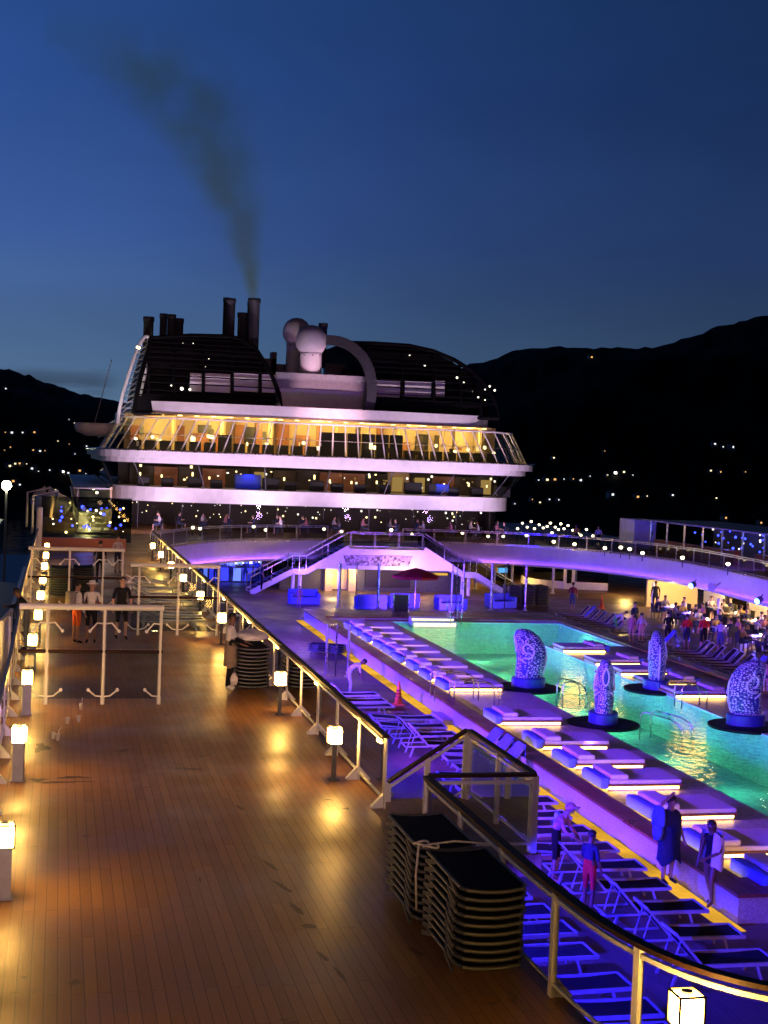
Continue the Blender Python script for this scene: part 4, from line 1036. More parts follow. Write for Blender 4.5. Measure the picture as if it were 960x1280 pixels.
add_person('crewman all in white bending over a dark lounger on the blue lit deck', (10.0, 47.7, ZP), R(85), BEND, dict(torso=C_WHITE, hips=C_WHITE, thigh=C_WHITE, calf=C_WHITE, foot=C_BLACK), M_SKIN[2])
def robe(o, J):
    n = 18; m = MB(); rings = []
    for z, rx, ry in ((1.45, .15, .09), (1.40, .22, .12), (1.28, .29, .16), (1.0, .27, .17), (.8, .25, .17), (.6, .26, .18), (.45, .27, .19)):
        rings.append([(rx * math.cos(a) * (1 + .07 * math.sin(7 * a + 2 * z)), ry * math.sin(a) * (1 + .10 * math.sin(6 * a + z)), z + (.07 * math.sin(3 * a) if z < .5 else 0)) for a in [2 * PI * i / n for i in range(n + 1)]])
    for a, b in zip(rings, rings[1:]): m.wall(a, b)
    m.build('robe', C_NAVY, o, True)
def robe_towel(o, J):
    robe(o, J)
    blobcloth('towel', M_TOWELB, (-.33, -.02, 1.3), .09, .16, .30, 5, o)
    MB().tube([(-.33, -.02, 1.2), (-.34, -.03, 1.05), (-.33, -.02, .92)], [.1, .11, .08], 10).build('towel_end', M_TOWELB, o, True)
add_person('man in a long dark robe, one hand raised to his head, with a blue towel', (12.0, 25.9, ZP), R(20), dict(elR=(-.36, -.08, 1.58), wrR=(-.14, -.08, 1.72), elL=(.26, .0, 1.13), wrL=(.27, -.1, .92), look=(.5, -.8, -.1)),
           dict(torso=C_NAVY, hips=C_NAVY, thigh=C_NAVY, sleeve=C_NAVY, foot=C_BLACK), M_SKIN[1], extra=robe_towel, height=1.78)
def shawl(o, J):
    m = MB(); rows = []
    for z, s in ((1.47, .0), (1.38, .09), (1.2, .12), (.98, .13), (.8, .10)):
        rows.append([(.235 * math.cos(a) * (1 + s + .06 * math.sin(a * 9 + z * 4)), (.115 * math.sin(a) + .6 * s * math.sin(a)) * (1 + .10 * math.sin(a * 8 + z * 5)), z - .05 * math.cos(a * 3)) for a in [R(-62) + i * R(255) / 16 for i in range(17)]])
    for a, b in zip(rows, rows[1:]): m.wall(a, b)
    m.build('towel', M_TOWELW, o, True)
add_person('woman in dark swimwear with a white towel round her shoulders, looking down', (12.2, 24.45, ZP), R(-62), dict(head1=(0, -.05, 1.62), elL=(.24, -.04, 1.14), wrL=(.12, -.24, 1.05), elR=(-.25, .02, 1.13), look=(0, -.85, -.5), **{k: v for k, v in WALK.items()}),
           dict(torso=C_BLACK, hips=C_BLACK, sleeve=M_SKIN[2]), M_SKIN[2], extra=shawl, height=1.66, longhair=True)
def cap_towel(o, J):
    c = J['head1']; MB().lathe([(.11, -.01), (.115, .05), (.09, .10), (.03, .13)], (c.x, c.y, c.z + .0), 14).bb((c.x - .07, c.y - .2, c.z + .035), (c.x + .07, c.y - .08, c.z + .05)).build('cap', C_PINK, o, True)
    MB().tube([(.2, .05, 1.36), (.27, .06, 1.2), (.28, .05, .95)], [.07, .1, .09], 10).build('towel', M_TOWELW, o, True)
add_person('person in a cap and pale pink shirt leaning forward among the near loungers', (9.75, 26.2, ZP), R(55), dict(chest=(0, -.1, 1.28), neck=(0, -.17, 1.41), head0=(0, -.22, 1.48), head1=(0, -.26, 1.54), head2=(0, -.26, 1.63), shL=(.18, -.12, 1.35), shR=(-.18, -.12, 1.35), elL=(.23, -.22, 1.12), elR=(-.23, -.22, 1.12), wrL=(.12, -.38, 1.0), wrR=(-.12, -.38, 1.0), look=(0, -.8, -.6)),
           dict(torso=C_PINK, sleeve=C_PINK, forearm=C_PINK, hips=C_BLACK, thigh=C_BLACK), M_SKIN[1], extra=cap_towel, height=1.7)
add_person('boy in bright red shorts and dark top standing behind the near railing', (9.75, 24.4, ZP), R(120), dict(head1=(0, -.05, 1.62), look=(0, -.85, -.5), elL=(.22, -.03, 1.14), wrL=(.15, -.2, .98)), dict(torso=C_NAVY, hips=C_RED, thigh=C_RED), M_SKIN[2], height=1.52)
# far pool side people
def simple(label, x, y, rz, cl_, sk, z=ZP, h=1.68, pose=None, group=None, hair=M_HAIR):
    return add_person(label, (x, y, z), rz, pose or {}, cl_, M_SKIN[sk], hair, h, False, group)
simple('man in green swimming shorts stepping over a lounger at the far right pool edge', 26.9, 65.2, R(60), dict(hips=C_GREEN, thigh=C_GREEN, torso=C_LILAC), 1, pose=BEND)
simple('girl in a pink swimsuit seen from behind at the far pool edge, left of two', 26.6, 62.6, PI, dict(torso=C_PINK, hips=C_PINK), 0, h=1.5)
simple('girl in a lilac top seen from behind at the far pool edge, right of two', 27.0, 62.4, PI, dict(torso=C_LILAC, hips=C_PINK), 0, h=1.5)
simple('woman in a navy top watching beyond the two girls in pink', 28.1, 65.8, R(20), dict(torso=C_NAVY, hips=C_NAVY, thigh=C_NAVY), 1)
simple('woman in a dark dress in front of the dining tables, beside the red shirts', 28.0, 61.6, PI, dict(torso=C_BLACK, hips=C_BLACK, thigh=C_BLACK), 1)
simple('man in a plain red shirt at the far pool edge, left one of two', 28.3, 60.2, PI, dict(torso=C_RED, hips=C_NAVY, thigh=C_NAVY), 1, h=1.72)
simple('larger man in a bright red shirt at the far pool edge, right one of two', 28.8, 59.5, PI, dict(torso=C_RED, hips=C_BLACK, thigh=C_BLACK), 0, h=1.82)
simple('woman in a lilac top just right of the red shirted men', 29.3, 58.8, R(150), dict(torso=C_LILAC, hips=C_DENIM, thigh=C_DENIM), 1)
simple('man in a maroon top and grey shorts walking by the far loungers', 28.6, 75.9, R(150), dict(torso=C_MAROON, hips=C_DENIM, thigh=C_DENIM), 1, h=1.75)
simple('crewman in white standing behind the far lounger stacks', 27.7, 81.5, R(70), dict(torso=C_WHITE, hips=C_BLACK, thigh=C_BLACK, calf=C_BLACK), 2, pose=dict(elL=(.2, -.1, 1.15), wrL=(.15, -.3, 1.1)))
simple('waiter in a black uniform standing before the lit cream wall', 34.2, 77.2, R(170), dict(torso=C_BLACK, sleeve=C_BLACK, hips=C_BLACK, thigh=C_BLACK, calf=C_BLACK), 2, h=1.8)
simple('child in pale pink standing on the pool deck at the foot of the left stairs', 12.9, 76.0, R(-20), dict(torso=C_PINK, hips=C_PINK), 0, h=1.25)
simple('person in dark clothes climbing the left stairs', 11.9, 83.5, R(90), dict(torso=C_NAVY, hips=C_BLACK, thigh=C_BLACK, calf=C_BLACK), 1, z=-2.6)
simple('child in a pink T-shirt sitting at the pool edge behind the right statue', 24.6, 45.7, R(-60), dict(torso=C_PINK, sleeve=C_PINK, hips=C_NAVY), 0, z=-2.42, h=1.15)
simple('child in a lilac top at the pool edge behind the right statue', 25.0, 44.2, R(-70), dict(torso=C_LILAC, sleeve=C_LILAC, hips=C_NAVY), 0, z=-2.42, h=1.2)
simple('woman in a yellow top leaning at the balcony rail above the lit lounge', 33.6, 89, PI, dict(torso=C_YEL, hips=C_BLACK, thigh=C_BLACK), 1, z=0)
simple('woman in a white top at the balcony rail beside the yellow top', 34.6, 87.6, PI, dict(torso=C_WHITE, hips=C_BLACK, thigh=C_BLACK), 1, z=0)
# bar guests
GB = 'guests standing at the blue lit bar'
for i, (x, cl_) in enumerate([(8.2, C_NAVY), (9.0, C_BLACK), (9.9, C_NAVY), (10.9, C_WHITE), (11.8, C_BLACK), (12.6, C_NAVY)]):
    simple(f"guest silhouetted at the blue lit bar under the balcony, {nth(i)} from the left", x, 90.3 + .3 * (i % 2), R(180 + 25 * (i % 3 - 1)), dict(torso=cl_, hips=C_BLACK, thigh=C_BLACK, calf=C_BLACK), 1, group=GB, h=1.6 + .05 * (i % 4))
# seated diners
SIT = dict(pelvis=(0, .05, .52), spine=(0, .06, .70), chest=(0, .03, .92), neck=(0, .0, 1.07), head0=(0, -.02, 1.15), head1=(0, -.03, 1.23), head2=(0, -.02, 1.315), shL=(.17, .02, 1.01), shR=(-.17, .02, 1.01), elL=(.23, -.08, .78), elR=(-.23, -.08, .78), wrL=(.14, -.3, .80), wrR=(-.14, -.3, .80),
           hipL=(.09, .02, .50), hipR=(-.09, .02, .50), knL=(.11, -.42, .50), knR=(-.11, -.42, .50), anL=(.11, -.40, .09), anR=(-.11, -.40, .09), toL=(.12, -.56, .035), toR=(-.12, -.56, .035))
dn_names = [('white shirt', C_WHITE), ('cream top', C_YEL), ('grey top', C_GREY), ('navy top', C_NAVY), ('pink top', C_PINK)]
dinp = [add_person('-', (0, 0, ZP), 0, SIT, dict(torso=c, hips=C_DENIM, thigh=C_DENIM), M_SKIN[i % 3], [M_HAIR, M_HAIRB][i % 2], 1.7, False) for i, (n_, c) in enumerate(dn_names)]
dused = [0] * 5
def seat_person(i, x, y, z, rz, label, group):
    o = dinp[i] if not dused[i] else copy_tree(dinp[i])
    dused[i] += 1; o.location = (x, y, z); o.rotation_euler = (0, 0, rz); o['label'] = label; o['group'] = group
# dining tables with chairs
def make_table():
    t = thing('dining_table', '-', 'table')
    MB().cbox((0, 0, .735), (.9, .9, .035), .01).build('tabletop', M_WHITE, t); MB().tube([(0, 0, .02), (0, 0, .72)], .04, 8).lathe([(.25, 0), (.24, .02), (.04, .03)], (0, 0, 0), 16).build('pedestal', M_STEEL, t)
    return t
def make_chair():
    t = thing('dining_chair', '-', 'chair')
    MB().cbox((0, 0, .45), (.46, .46, .06), .02).build('seat', M_SLINGP, t); MB().cbox((0, .22, .70), (.46, .05, .46), .02, (-.12, 0, 0)).build('backrest', M_SLINGP, t)
    for a in (-1, 1):
        for b in (-1, 1): MB().beam((a * .2, b * .2, 0), (a * .2, b * .2, .43), .035, .035).build('leg', M_DARKGREY, t)
    return t
tb0 = make_table(); ch0 = make_chair(); tbu = []; chu = []
def put_table(x, y, z, label, group):
    o = tb0 if not tbu else copy_tree(tb0); tbu.append(1); o.location = (x, y, z); o['label'] = label; o['group'] = group; return o
def put_chair(x, y, z, rz, label, group):
    o = ch0 if not chu else copy_tree(ch0); chu.append(1); o.location = (x, y, z); o.rotation_euler = (0, 0, rz); o['label'] = label; o['group'] = group
q = 0
GT = 'tables of the poolside dining area under the right balcony'
for r_, (yy, xs) in enumerate([(50.5, (30.2, 32.8)), (53.6, (30.6, 33.2, 35.8)), (56.8, (31.2, 33.8)), (60, (31.8, 34.4)), (63.2, (31.6, 34.2, 36.8)), (66.4, (32.2, 34.9)), (69.6, (32.8, 35.4)), (72.8, (33.2, 36))]):
    for c_, x in enumerate(xs):
        where = f"{['inner', 'middle', 'outer'][c_]} table, {nth(r_)} row from frame edge"
        put_table(x, yy, ZP, f"white dining table under the right balcony, {where}", GT)
        cd = thing('candle_lamp', f"small glowing candle lamp on the {where}", 'candle', (x + .1, yy, ZP + .755), 0, 'candle lamps on the dining tables')
        MB().lathe([(.05, 0), (.055, .09), (.05, .1)], (0, 0, 0), 10).build('glass_cup', M_GLOBE, cd)
        for k, (dx, dy, rz) in enumerate([(-.85, 0, R(90)), (.85, 0, R(-90)), (0, .85, 0), (0, -.85, PI)]):
            side = ['pool side', 'wall side', 'far side', 'near side'][k]
            put_chair(x + dx, yy + dy, ZP, rz, f"dark dining chair, {side} of the {where}", 'chairs of the poolside dining area')
            if (q * 7 + k) % 4 != 3 or k == 1:
                i = (q * 3 + k * 2) % 5
                seat_person(i, x + dx * .93, yy + dy * .93, ZP, rz, f"diner in a {dn_names[i][0]}, {side} of the {where}", 'diners under the right balcony')
        q += 1

# ================================================================ SUPERSTRUCTURE
def arcpts(cx, cy_, r, a0, a1, n): return [(cx + r * math.cos(a0 + (a1 - a0) * i / n), cy_ + r * math.sin(a0 + (a1 - a0) * i / n)) for i in range(n + 1)]
def footprint(xl, xr, yf, r=3.5, yb=138, bulge=1.2, n=40):
    pts = [(xl, yb), (xl, (yb + yf + r) / 2), (xl, yf + r)]
    pts += arcpts(xl + r, yf + r, r, PI, PI * 1.5, 8)[1:]
    for i in range(1, n):
        x = xl + r + (xr - xl - 2 * r) * i / n; pts.append((x, yf))
    pts += arcpts(xr - r, yf + r, r, PI * 1.5, PI * 2, 8)
    pts += [(xr, (yb + yf + r) / 2), (xr, yb)]
    cx = (xl + xr) / 2; hw = (xr - xl) / 2
    return [(x, y - bulge * max(0, 1 - ((x - cx) / hw) ** 2)) for x, y in pts]
ss = thing('superstructure', 'tiered white stern block with glazed lounges, pink lit bands and black funnel screens', 'ship superstructure')
def loft(m, a, za, b, zb):
    n = len(a); m.wall([(p[0], p[1], za) for p in a], [(p[0], p[1], zb) for p in b])
def slab(m, f, z0, z1): m.prism(f, z0, z1)
# bands: lower (z 2.0-3.0) and upper (z 4.7-5.5)
b1 = footprint(3.7, 33.2, 100.2); b1t = footprint(3.5, 33.5, 100)
m = MB(); slab(m, b1, 1.95, 2.95); m.build('lower_band', M_WHITE, ss)
m = MB(); slab(m, footprint(2.9, 34.4, 99.6), 4.62, 4.98); slab(m, footprint(2.5, 34.9, 99.3), 4.985, 5.45); m.build('upper_band', M_WHITE, ss)
MB().tube([(p[0], p[1], 5.5) for p in footprint(2.45, 34.95, 99.25)], .06, 6).build('band_trim', M_STEEL, ss)
# storey walls set back behind the glazing: floors are the bands; back walls stop the view
def back_wall(y, z0, z1, x0, x1, mat_, name='back_wall'): return MB().bb((x0, y, z0), (x1, y + .2, z1)).build(name, mat_, ss)
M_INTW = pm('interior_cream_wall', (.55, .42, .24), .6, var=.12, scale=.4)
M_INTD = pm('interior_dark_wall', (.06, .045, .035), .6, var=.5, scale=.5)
M_NICHE = em('lit_niche_glow', (1, .62, .18), .5)
M_INTO = pm('interior_wood', (.32, .13, .06), .5, var=.3, scale=1.2)
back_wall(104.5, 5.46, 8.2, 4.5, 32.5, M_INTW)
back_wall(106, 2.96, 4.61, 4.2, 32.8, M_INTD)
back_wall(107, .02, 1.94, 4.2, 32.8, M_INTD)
# lower glazing (z 3-4.6) dark glass flaring outward, slim mullions
g0 = footprint(3.8, 33.1, 100.3); g1 = footprint(3.0, 34.2, 99.75)
m = MB(); loft(m, g0, 2.95, g1, 4.62); m.build('lower_glazing', M_GLASSN, ss)
def mullions(fa, za, fb, zb, n, r, mat_, x_lo=-99, x_hi=99, ylim=112):
    L_ = [0]
    for p, q_ in zip(fa, fa[1:]): L_.append(L_[-1] + math.dist(p, q_))
    def samp(f, s):
        for i in range(len(fa) - 1):
            if s <= L_[i + 1]:
                t = (s - L_[i]) / max(1e-6, L_[i + 1] - L_[i]); return [f[i][k] + (f[i + 1][k] - f[i][k]) * t for k in (0, 1)]
        return f[-1]
    for i in range(n + 1):
        s = L_[-1] * i / n; a = samp(fa, s); b = samp(fb, s)
        if a[1] > ylim or not (x_lo < a[0] < x_hi): continue
        MB().tube([(a[0], a[1], za), (b[0], b[1], zb)], r, 6).build('mullion', mat_, ss)
mullions(g0, 2.95, g1, 4.62, 24, .045, M_DARKGREY)
# ground glazing
m = MB(); g = footprint(4.3, 32.6, 100.9); loft(m, g, .02, g, 1.95); m.build('restaurant_glazing', M_GLASSN, ss)
mullions(g, .02, g, 1.95, 30, .05, M_BLACK)
# upper open lounge glazing leaning inwards
u0 = footprint(2.9, 34.5, 99.6); u1 = footprint(4.2, 33.5, 100.4)
m = MB(); loft(m, u0, 5.46, u1, 7.75); m.build('upper_glazing', M_GLASS, ss)
mullions(u0, 5.46, u1, 7.75, 110, .05, M_WHITE)
MB().tube([(p[0], p[1], 7.78) for p in u1], .07, 6).build('glazing_rail', M_WHITE, ss)
um = [((a[0] + b[0]) / 2, (a[1] + b[1]) / 2) for a, b in zip(u0, u1)]
MB().tube([(p[0], p[1], 6.62) for p in um], .03, 6).build('glazing_rail', M_STEEL, ss)
# roof
rf = footprint(5.0, 31.4, 100.8, 2.5); m = MB(); slab(m, rf, 8.15, 8.95); m.build('roof', M_WHITE, ss)
m = MB(); slab(m, footprint(4.8, 31.6, 100.7, 2.5), 8.06, 8.145); m.build('soffit', M_INTW, ss)
for i in range(22):
    MB().lathe([(.16, 0), (.16, .05)], (5.8 + i * 1.18, 101.3 - 1.0 * max(0, 1 - ((5.8 + i * 1.18 - 18.2) / 14) ** 2), 7.99), 10).build('downlight', M_TINY, ss)
_rb = random.Random(9)
for i in range(18):
    x = 4.9 + i * 1.52; h_ = 6.7 + 1.2 * _rb.random(); wv = .3 + .9 * _rb.random()
    MB().bb((x, 104.1 + .3 * _rb.random(), 5.47), (x + wv, 104.46, h_)).build('partition', (M_INTO, M_INTD, M_INTW, M_INTO)[_rb.randrange(4)], ss)
    if i % 3 == 0: MB().bb((x + wv + .05, 104.40, 6.6), (x + wv + .35, 104.49, 7.2)).build('lit_niche', M_NICHE, ss)
for i in range(46):
    x = 5 + _rb.random() * 26.5
    MB().cbox((x, 101.4 + _rb.random() * 2.4, 5.75 + _rb.random() * .9), (.06 + .3 * _rb.random(), .2, .1 + .4 * _rb.random()), .02).build('furnishing', (M_BLACK, M_INTO, M_WHITE, M_INTD, M_TINY)[_rb.randrange(5)], ss)
# lounge interior: dark high backs, lit niches, columns
rnd = random.Random(4)
for i in range(26):
    x = 5.2 + i * 1.05
    dark = x > 18 and x < 25 or (x > 11 and x < 12)
    if dark: MB().cbox((x, 101.9, 6.15 if x < 13 else 6.4), (.98, .25, 1.3 if x < 13 else 1.8), .05).build('screen_panel', M_BLACK, ss)
    else: MB().cbox((x, 102.1, 5.85), (.8, .8, .75), .08).build('lounge_chair', M_BLACK, ss)
for x in (8, 11.5, 15, 20, 24.5, 28, 31):
    MB().tube([(x, 103.4, 5.46), (x, 103.4, 8.1)], .2, 10).build('column', M_INTW, ss)
for x, w_ in ((9.8, 1.0), (13.2, 1.1), (26.3, .9)):
    MB().bb((x, 104.42, 6.3), (x + w_, 104.49, 7.5)).build('artwork', M_BLACK, ss)
for i, x in enumerate([5.2, 6.4, 10.3, 14.6, 17.2, 27.3, 28.6, 29.8, 30.9, 31.8]):
    MB().ball((x, 101.8 + .6 * (i % 2), 6.25 + .2 * (i % 3)), .13, 8).build('table_lamp', M_TINY, ss)
for i in range(7): lamp('POINT', 'lounge_light', (7 + i * 3.8, 102.4, 7.6), 400, (1, .62, .16), .2)
# middle storey interiors
for i in range(16):
    x = 5 + i * 1.75; k = rnd.random()
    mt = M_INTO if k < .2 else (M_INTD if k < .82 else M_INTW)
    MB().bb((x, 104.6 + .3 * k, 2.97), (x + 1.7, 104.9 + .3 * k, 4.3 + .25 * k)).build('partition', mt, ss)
    if k < .6: MB().cbox((x + .3 + k * 1.6, 103.6, 3.6 + .7 * k), (.12, .12, .18 + .3 * k), .03).build('wall_lamp', M_TINY, ss)
    MB().cbox((x + .7 + .5 * k, 101.9 - .4 * k, 3.25 + .2 * k), (.8 + .5 * k, .7, .6 + .3 * k), .08).build('lounge_chair', M_BLACK, ss)
    if k > .3: MB().ball((x + 1.2 * k, 102.2 + k, 3.5 + .75 * rnd.random()), .05 + .05 * k, 6).build('table_lamp', M_TINY if k < .7 else M_TINYW, ss)
    if k > .72:
        MB().bb((x + .3, 104.55, 3.1), (x + 1.1, 104.59, 4.2)).build('lit_niche', M_NICHE, ss)
for x, y, z, s in ((13.2, 101.5, 3.5, .95), (27.6, 101.4, 3.5, .5)):
    MB().cbox((x, y, z), (2 * s, .5, 1.0 * s + .1), .1).build('blue_sofa', M_TOWELB, ss)
    lamp('SPOT', 'blue_accent_light', (x, y - .5, 4.5), 180, (.02, .04, 1), .1, (x, y, 3.3), None, 80)
for i in range(6): lamp('POINT', 'storey_light', (7 + i * 4.6, 103.2, 4.3), 13, (1, .55, .18), .2)
# restaurant at balcony level: lamps, people shapes are separate things below
for i in range(60):
    x = 5 + rnd.random() * 27; y = 101.5 + rnd.random() * 4.5; z = .8 + rnd.random() * 1.0
    (MB().ball((x, y, z), .03 + .06 * rnd.random() ** 2, 6)).build('table_lamp', M_TINYW if i % 3 else M_TINY, ss)
for i in range(6): lamp('POINT', 'storey_light', (7 + i * 4.6, 102.6, 1.7), 12, (1, .6, .25), .2)
for i in range(34):
    x = 5 + rnd.random() * 27; MB().bb((x, 102.4 + rnd.random() * 2, 3.2 + rnd.random() * 1.0), (x + .05 + .18 * rnd.random(), 104.45, 3.25 + rnd.random() * .15 + 1.0 * (i % 5 == 0))).build('interior_lamp', (M_NICHE, M_TINY, M_NICHE)[i % 3], ss) if False else MB().cbox((x, 102.2 + rnd.random() * 2.2, 3.25 + rnd.random() * 1.2), (.04 + .14 * rnd.random(), .06, .05 + .16 * rnd.random()), .01).build('interior_lamp', (M_NICHE, M_TINY, M_TINYW)[i % 3], ss)
# centre block between the funnels
m = MB(); m.ypr([(15.2, 8.95), (22.3, 8.95), (21.9, 11.5), (15.6, 11.5)], 102.2, 112); m.build('centre_block', M_WHITE, ss)
m = MB(); m.bb((15.0, 101.9, 10.35), (22.4, 102.19, 11.48)); m.build('block_parapet', M_GREY, ss)
m = MB(); m.bb((5.6, 103.2, 8.96), (15.1, 112, 10.2)).bb((22.5, 103.2, 8.96), (31.2, 112, 10.2)); m.build('upper_deckhouse', M_WHITE, ss)

def shell(name, outline, ribs, slat_step, wpan, lit):
    """black louvred funnel screen: a curved lattice with solid foot band, backed by a dark casing"""
    t = bpy.data.objects.new(name, None); COL.objects.link(t); t.parent = ss
    def inside(z):
        xs = []
        for a, b in zip(outline, outline[1:] + outline[:1]):
            if (a[1] - z) * (b[1] - z) < 0: xs.append(a[0] + (b[0] - a[0]) * (z - a[1]) / (b[1] - a[1]))
        return (min(xs), max(xs)) if len(xs) > 1 else None
    z0 = min(p[1] for p in outline); z1 = max(p[1] for p in outline)
    yof = lambda z: 100.9 + max(0, z - z0) ** 1.6 * .10      # the screen leans back as it rises
    ft = MB(); a = inside(z0 + .05); b = inside(z0 + 1.25)
    ft.add([(a[0], yof(z0), z0), (a[1], yof(z0), z0), (b[1], yof(z0 + 1.25), z0 + 1.25), (b[0], yof(z0 + 1.25), z0 + 1.25), (a[0], yof(z0) + .2, z0), (a[1], yof(z0) + .2, z0), (b[1], yof(z0 + 1.25) + .2, z0 + 1.25), (b[0], yof(z0 + 1.25) + .2, z0 + 1.25)], [(0, 1, 2, 3), (7, 6, 5, 4), (0, 4, 5, 1), (3, 2, 6, 7), (0, 3, 7, 4), (1, 5, 6, 2)])
    ft.build('foot_band', M_BLACKLOUVRE, t)
    sl = MB(); z = z0 + 1.35
    while z < z1 - .05:
        r = inside(z)
        if r: sl.beam((r[0], yof(z), z), (r[1], yof(z), z), .16, .08)
        z += slat_step * (1.5 if 1.4 < z - z0 < 3.0 else 1)
    sl.build('louvre', M_BLACKLOUVRE, t)
    for x in ribs:
        pts = []
        for i in range(14):
            z = z0 + .3 + (z1 - .1 - z0 - .3) * i / 13; r = inside(z)
            if r and r[0] - .1 <= x <= r[1] + .1: pts.append((x, yof(z) + .06, z))
        if len(pts) > 2: MB().tube(pts, .13, 6).build('rib', M_BLACKLOUVRE, t)
    MB().tube([(p[0], yof(p[1]), p[1]) for p in outline] + [(outline[0][0], yof(outline[0][1]), outline[0][1])], .16, 8).build('edge_frame', M_BLACKLOUVRE, t)
    # casing behind (dark) and the white panels glimpsed between the ribs
    cs = MB(); cs.ypr(outline, 103.1, 116); cs.build('casing', M_BLACKLOUVRE, t)
    for (xa, xb, za, zb) in wpan: MB().bb((xa, yof(za) + .5, za), (xb, yof(za) + .6, zb)).build('white_panel', M_WHITE, t)
    for (x, z, s) in lit: MB().ball((x, yof(z) + .12, z), s * .55, 8).build('work_light', M_TINYW, t)
    return t
def oz(px, py, Y=101.5): p = atY(px, py, Y); return (p.x, p.z)
L1 = [oz(*p) for p in [(166, 517), (176, 470), (190, 421), (240, 418), (290, 419), (306, 424), (322, 436), (338, 464), (348, 492), (353, 517)]]
R1 = [oz(*p) for p in [(455, 521), (463, 495), (462, 468), (450, 440), (434, 427), (470, 428), (515, 431), (545, 438), (570, 449), (592, 464), (608, 484), (617, 503), (621, 523)]]
def pan(x0, x1, y0, y1): a = oz(x0, y0); b = oz(x1, y1); return (a[0], b[0], b[1], a[1])
shell('left_funnel_screen', L1, [oz(p, 480)[0] for p in (186, 217, 254, 290, 325)], .36, [pan(238, 253, 466, 491), pan(257, 289, 466, 491), pan(293, 344, 466, 491)], [(oz(227, 486)[0], oz(227, 486)[1], .22), (oz(237, 487)[0], oz(237, 487)[1], .16), (oz(214, 482)[0], oz(214, 482)[1], .1)] + [(oz(x, y)[0], oz(x, y)[1], .06) for x, y in ((230, 428), (243, 428), (250, 430), (256, 447), (262, 448), (257, 458))])
shell('right_funnel_screen', R1, [oz(p, 480)[0] for p in (503, 542, 575, 600)], .36, [pan(464, 500, 475, 497), pan(507, 539, 475, 497), pan(545, 556, 475, 497)], [(oz(x, y)[0], oz(x, y)[1], .1 + .05 * (k % 2)) for k, (x, y) in enumerate(((600, 480), (612, 483), (606, 487), (618, 488), (590, 489), (572, 472), (580, 478), (597, 497), (605, 500), (533, 456), (515, 443)))])
# pale rim arch on the inner edge of the right screen and lattice end frame at the left
arch = [atY(x, y, 100.6) for x, y in [(458, 521), (465, 495), (464, 468), (454, 446), (440, 433), (424, 426), (408, 425)]]
m = MB(); path = smooth_path([(p.x, p.y, p.z) for p in arch], 2)
for a, b in zip(path, path[1:]): m.beam(a, b, 1.3, .42, (0, 1, 0)) if False else m.beam(a, b, .7, .4, (0, 1, 0))
m.build('arch_rim', M_DARKGREY, ss)
rimp = [(147, 530), (150, 505), (160, 470), (172, 435), (180, 421), (186, 420), (187, 432), (181, 470), (172, 505), (164, 530)]
rp3 = smooth_path([tuple(atY(x, y, 102.5 + .0 * x)) for x, y in rimp], 2)
rimo = MB().tube(rp3 + [rp3[0]], .13, 8).build('end_rim', M_WHITE, ss)
m = MB()
for i in range(14):
    f = i / 13; a = Vector(rp3[2]).lerp(Vector(rp3[len(rp3) // 2 - 4]), f); b = Vector(rp3[-3]).lerp(Vector(rp3[len(rp3) // 2 + 4]), f)
    m.beam(a, b, .06, .06); 
    if i < 12: m.beam(a, Vector(rp3[-3]).lerp(Vector(rp3[len(rp3) // 2 + 4]), min(1, f + .16)), .045, .045)
m.build('end_lattice', M_GREY, ss)
MB().ball(rp3[len(rp3) // 2 - 6], .16, 8).build('work_light', M_TINY, ss)
# exhaust pipes
for (px, y0, y1, r, Yp) in [(184.5, 396, 424, .37, 106), (203, 392, 424, .27, 106), (213, 393, 424, .30, 105), (223, 398, 424, .30, 106.5), (281, 372, 424, .24, 106), (286, 373, 424, .36, 105), (302, 391, 432, .40, 106), (315, 373, 440, .43, 105), (310, 377, 440, .2, 106.5), (402, 404, 440, .33, 108)]:
    a = atY(px, y1 + 20, Yp); b = atY(px, y0, Yp)
    MB().lathe([(r, 0), (r, b.z - a.z - .35), (r * 1.12, b.z - a.z - .33), (r * 1.12, b.z - a.z), (r * .8, b.z - a.z), (r * .78, b.z - a.z - .6)], (a.x, a.y, a.z), 14).build('exhaust_pipe', M_DARKGREY, ss, True)
# clutter between left screen and radomes
m = MB()
for px, py, w_, h_ in ((335, 448, 1.3, 2.0), (350, 455, 1.0, 1.4), (343, 440, .4, 1.0), (325, 452, .7, 2.2), (420, 455, 1.6, 2.2), (436, 462, 1.2, 1.2)):
    p = atY(px, py, 107); MB().bb((p.x - w_ / 2, 107, p.z - h_ - 1), (p.x + w_ / 2, 108, p.z)).build('machinery_casing', M_DARKGREY, ss)
def radome(label, px, ytop, wpx, ybase, Y):
    a = atY(px, ybase, Y); b = atY(px, ytop, Y); r = wpx / 2 / F * Y; H_ = b.z - a.z
    t = thing('radome', label, 'radar dome', (a.x, a.y, a.z))
    MB().lathe([(r * .78, 0), (r * .72, .3), (r * .68, H_ - r * 1.9), (r * .72, H_ - r * 1.75)], (0, 0, 0), 24).build('pedestal', M_WHITE, t, True)
    MB().lathe([(r * .7, H_ - r * 1.76), (r * .95, H_ - r * 1.35), (r, H_ - r), (r * .92, H_ - r * .6), (r * .7, H_ - r * .28), (r * .38, H_ - r * .07), (.01, H_)], (0, 0, 0), 24).build('dome', M_WHITE, t, True)
    for i in range(8): MB().ball((r * .7 * math.cos(i * PI / 4), r * .7 * math.sin(i * PI / 4), H_ - r * 1.95), .05, 6).build('bolt', M_DARKGREY, t)
radome('nearer white radar dome on a waisted pedestal between the two funnels', 387.5, 406, 40, 471, 103)
radome('farther greyer radar dome partly hidden behind the nearer dome', 369, 397, 36, 471, 106)
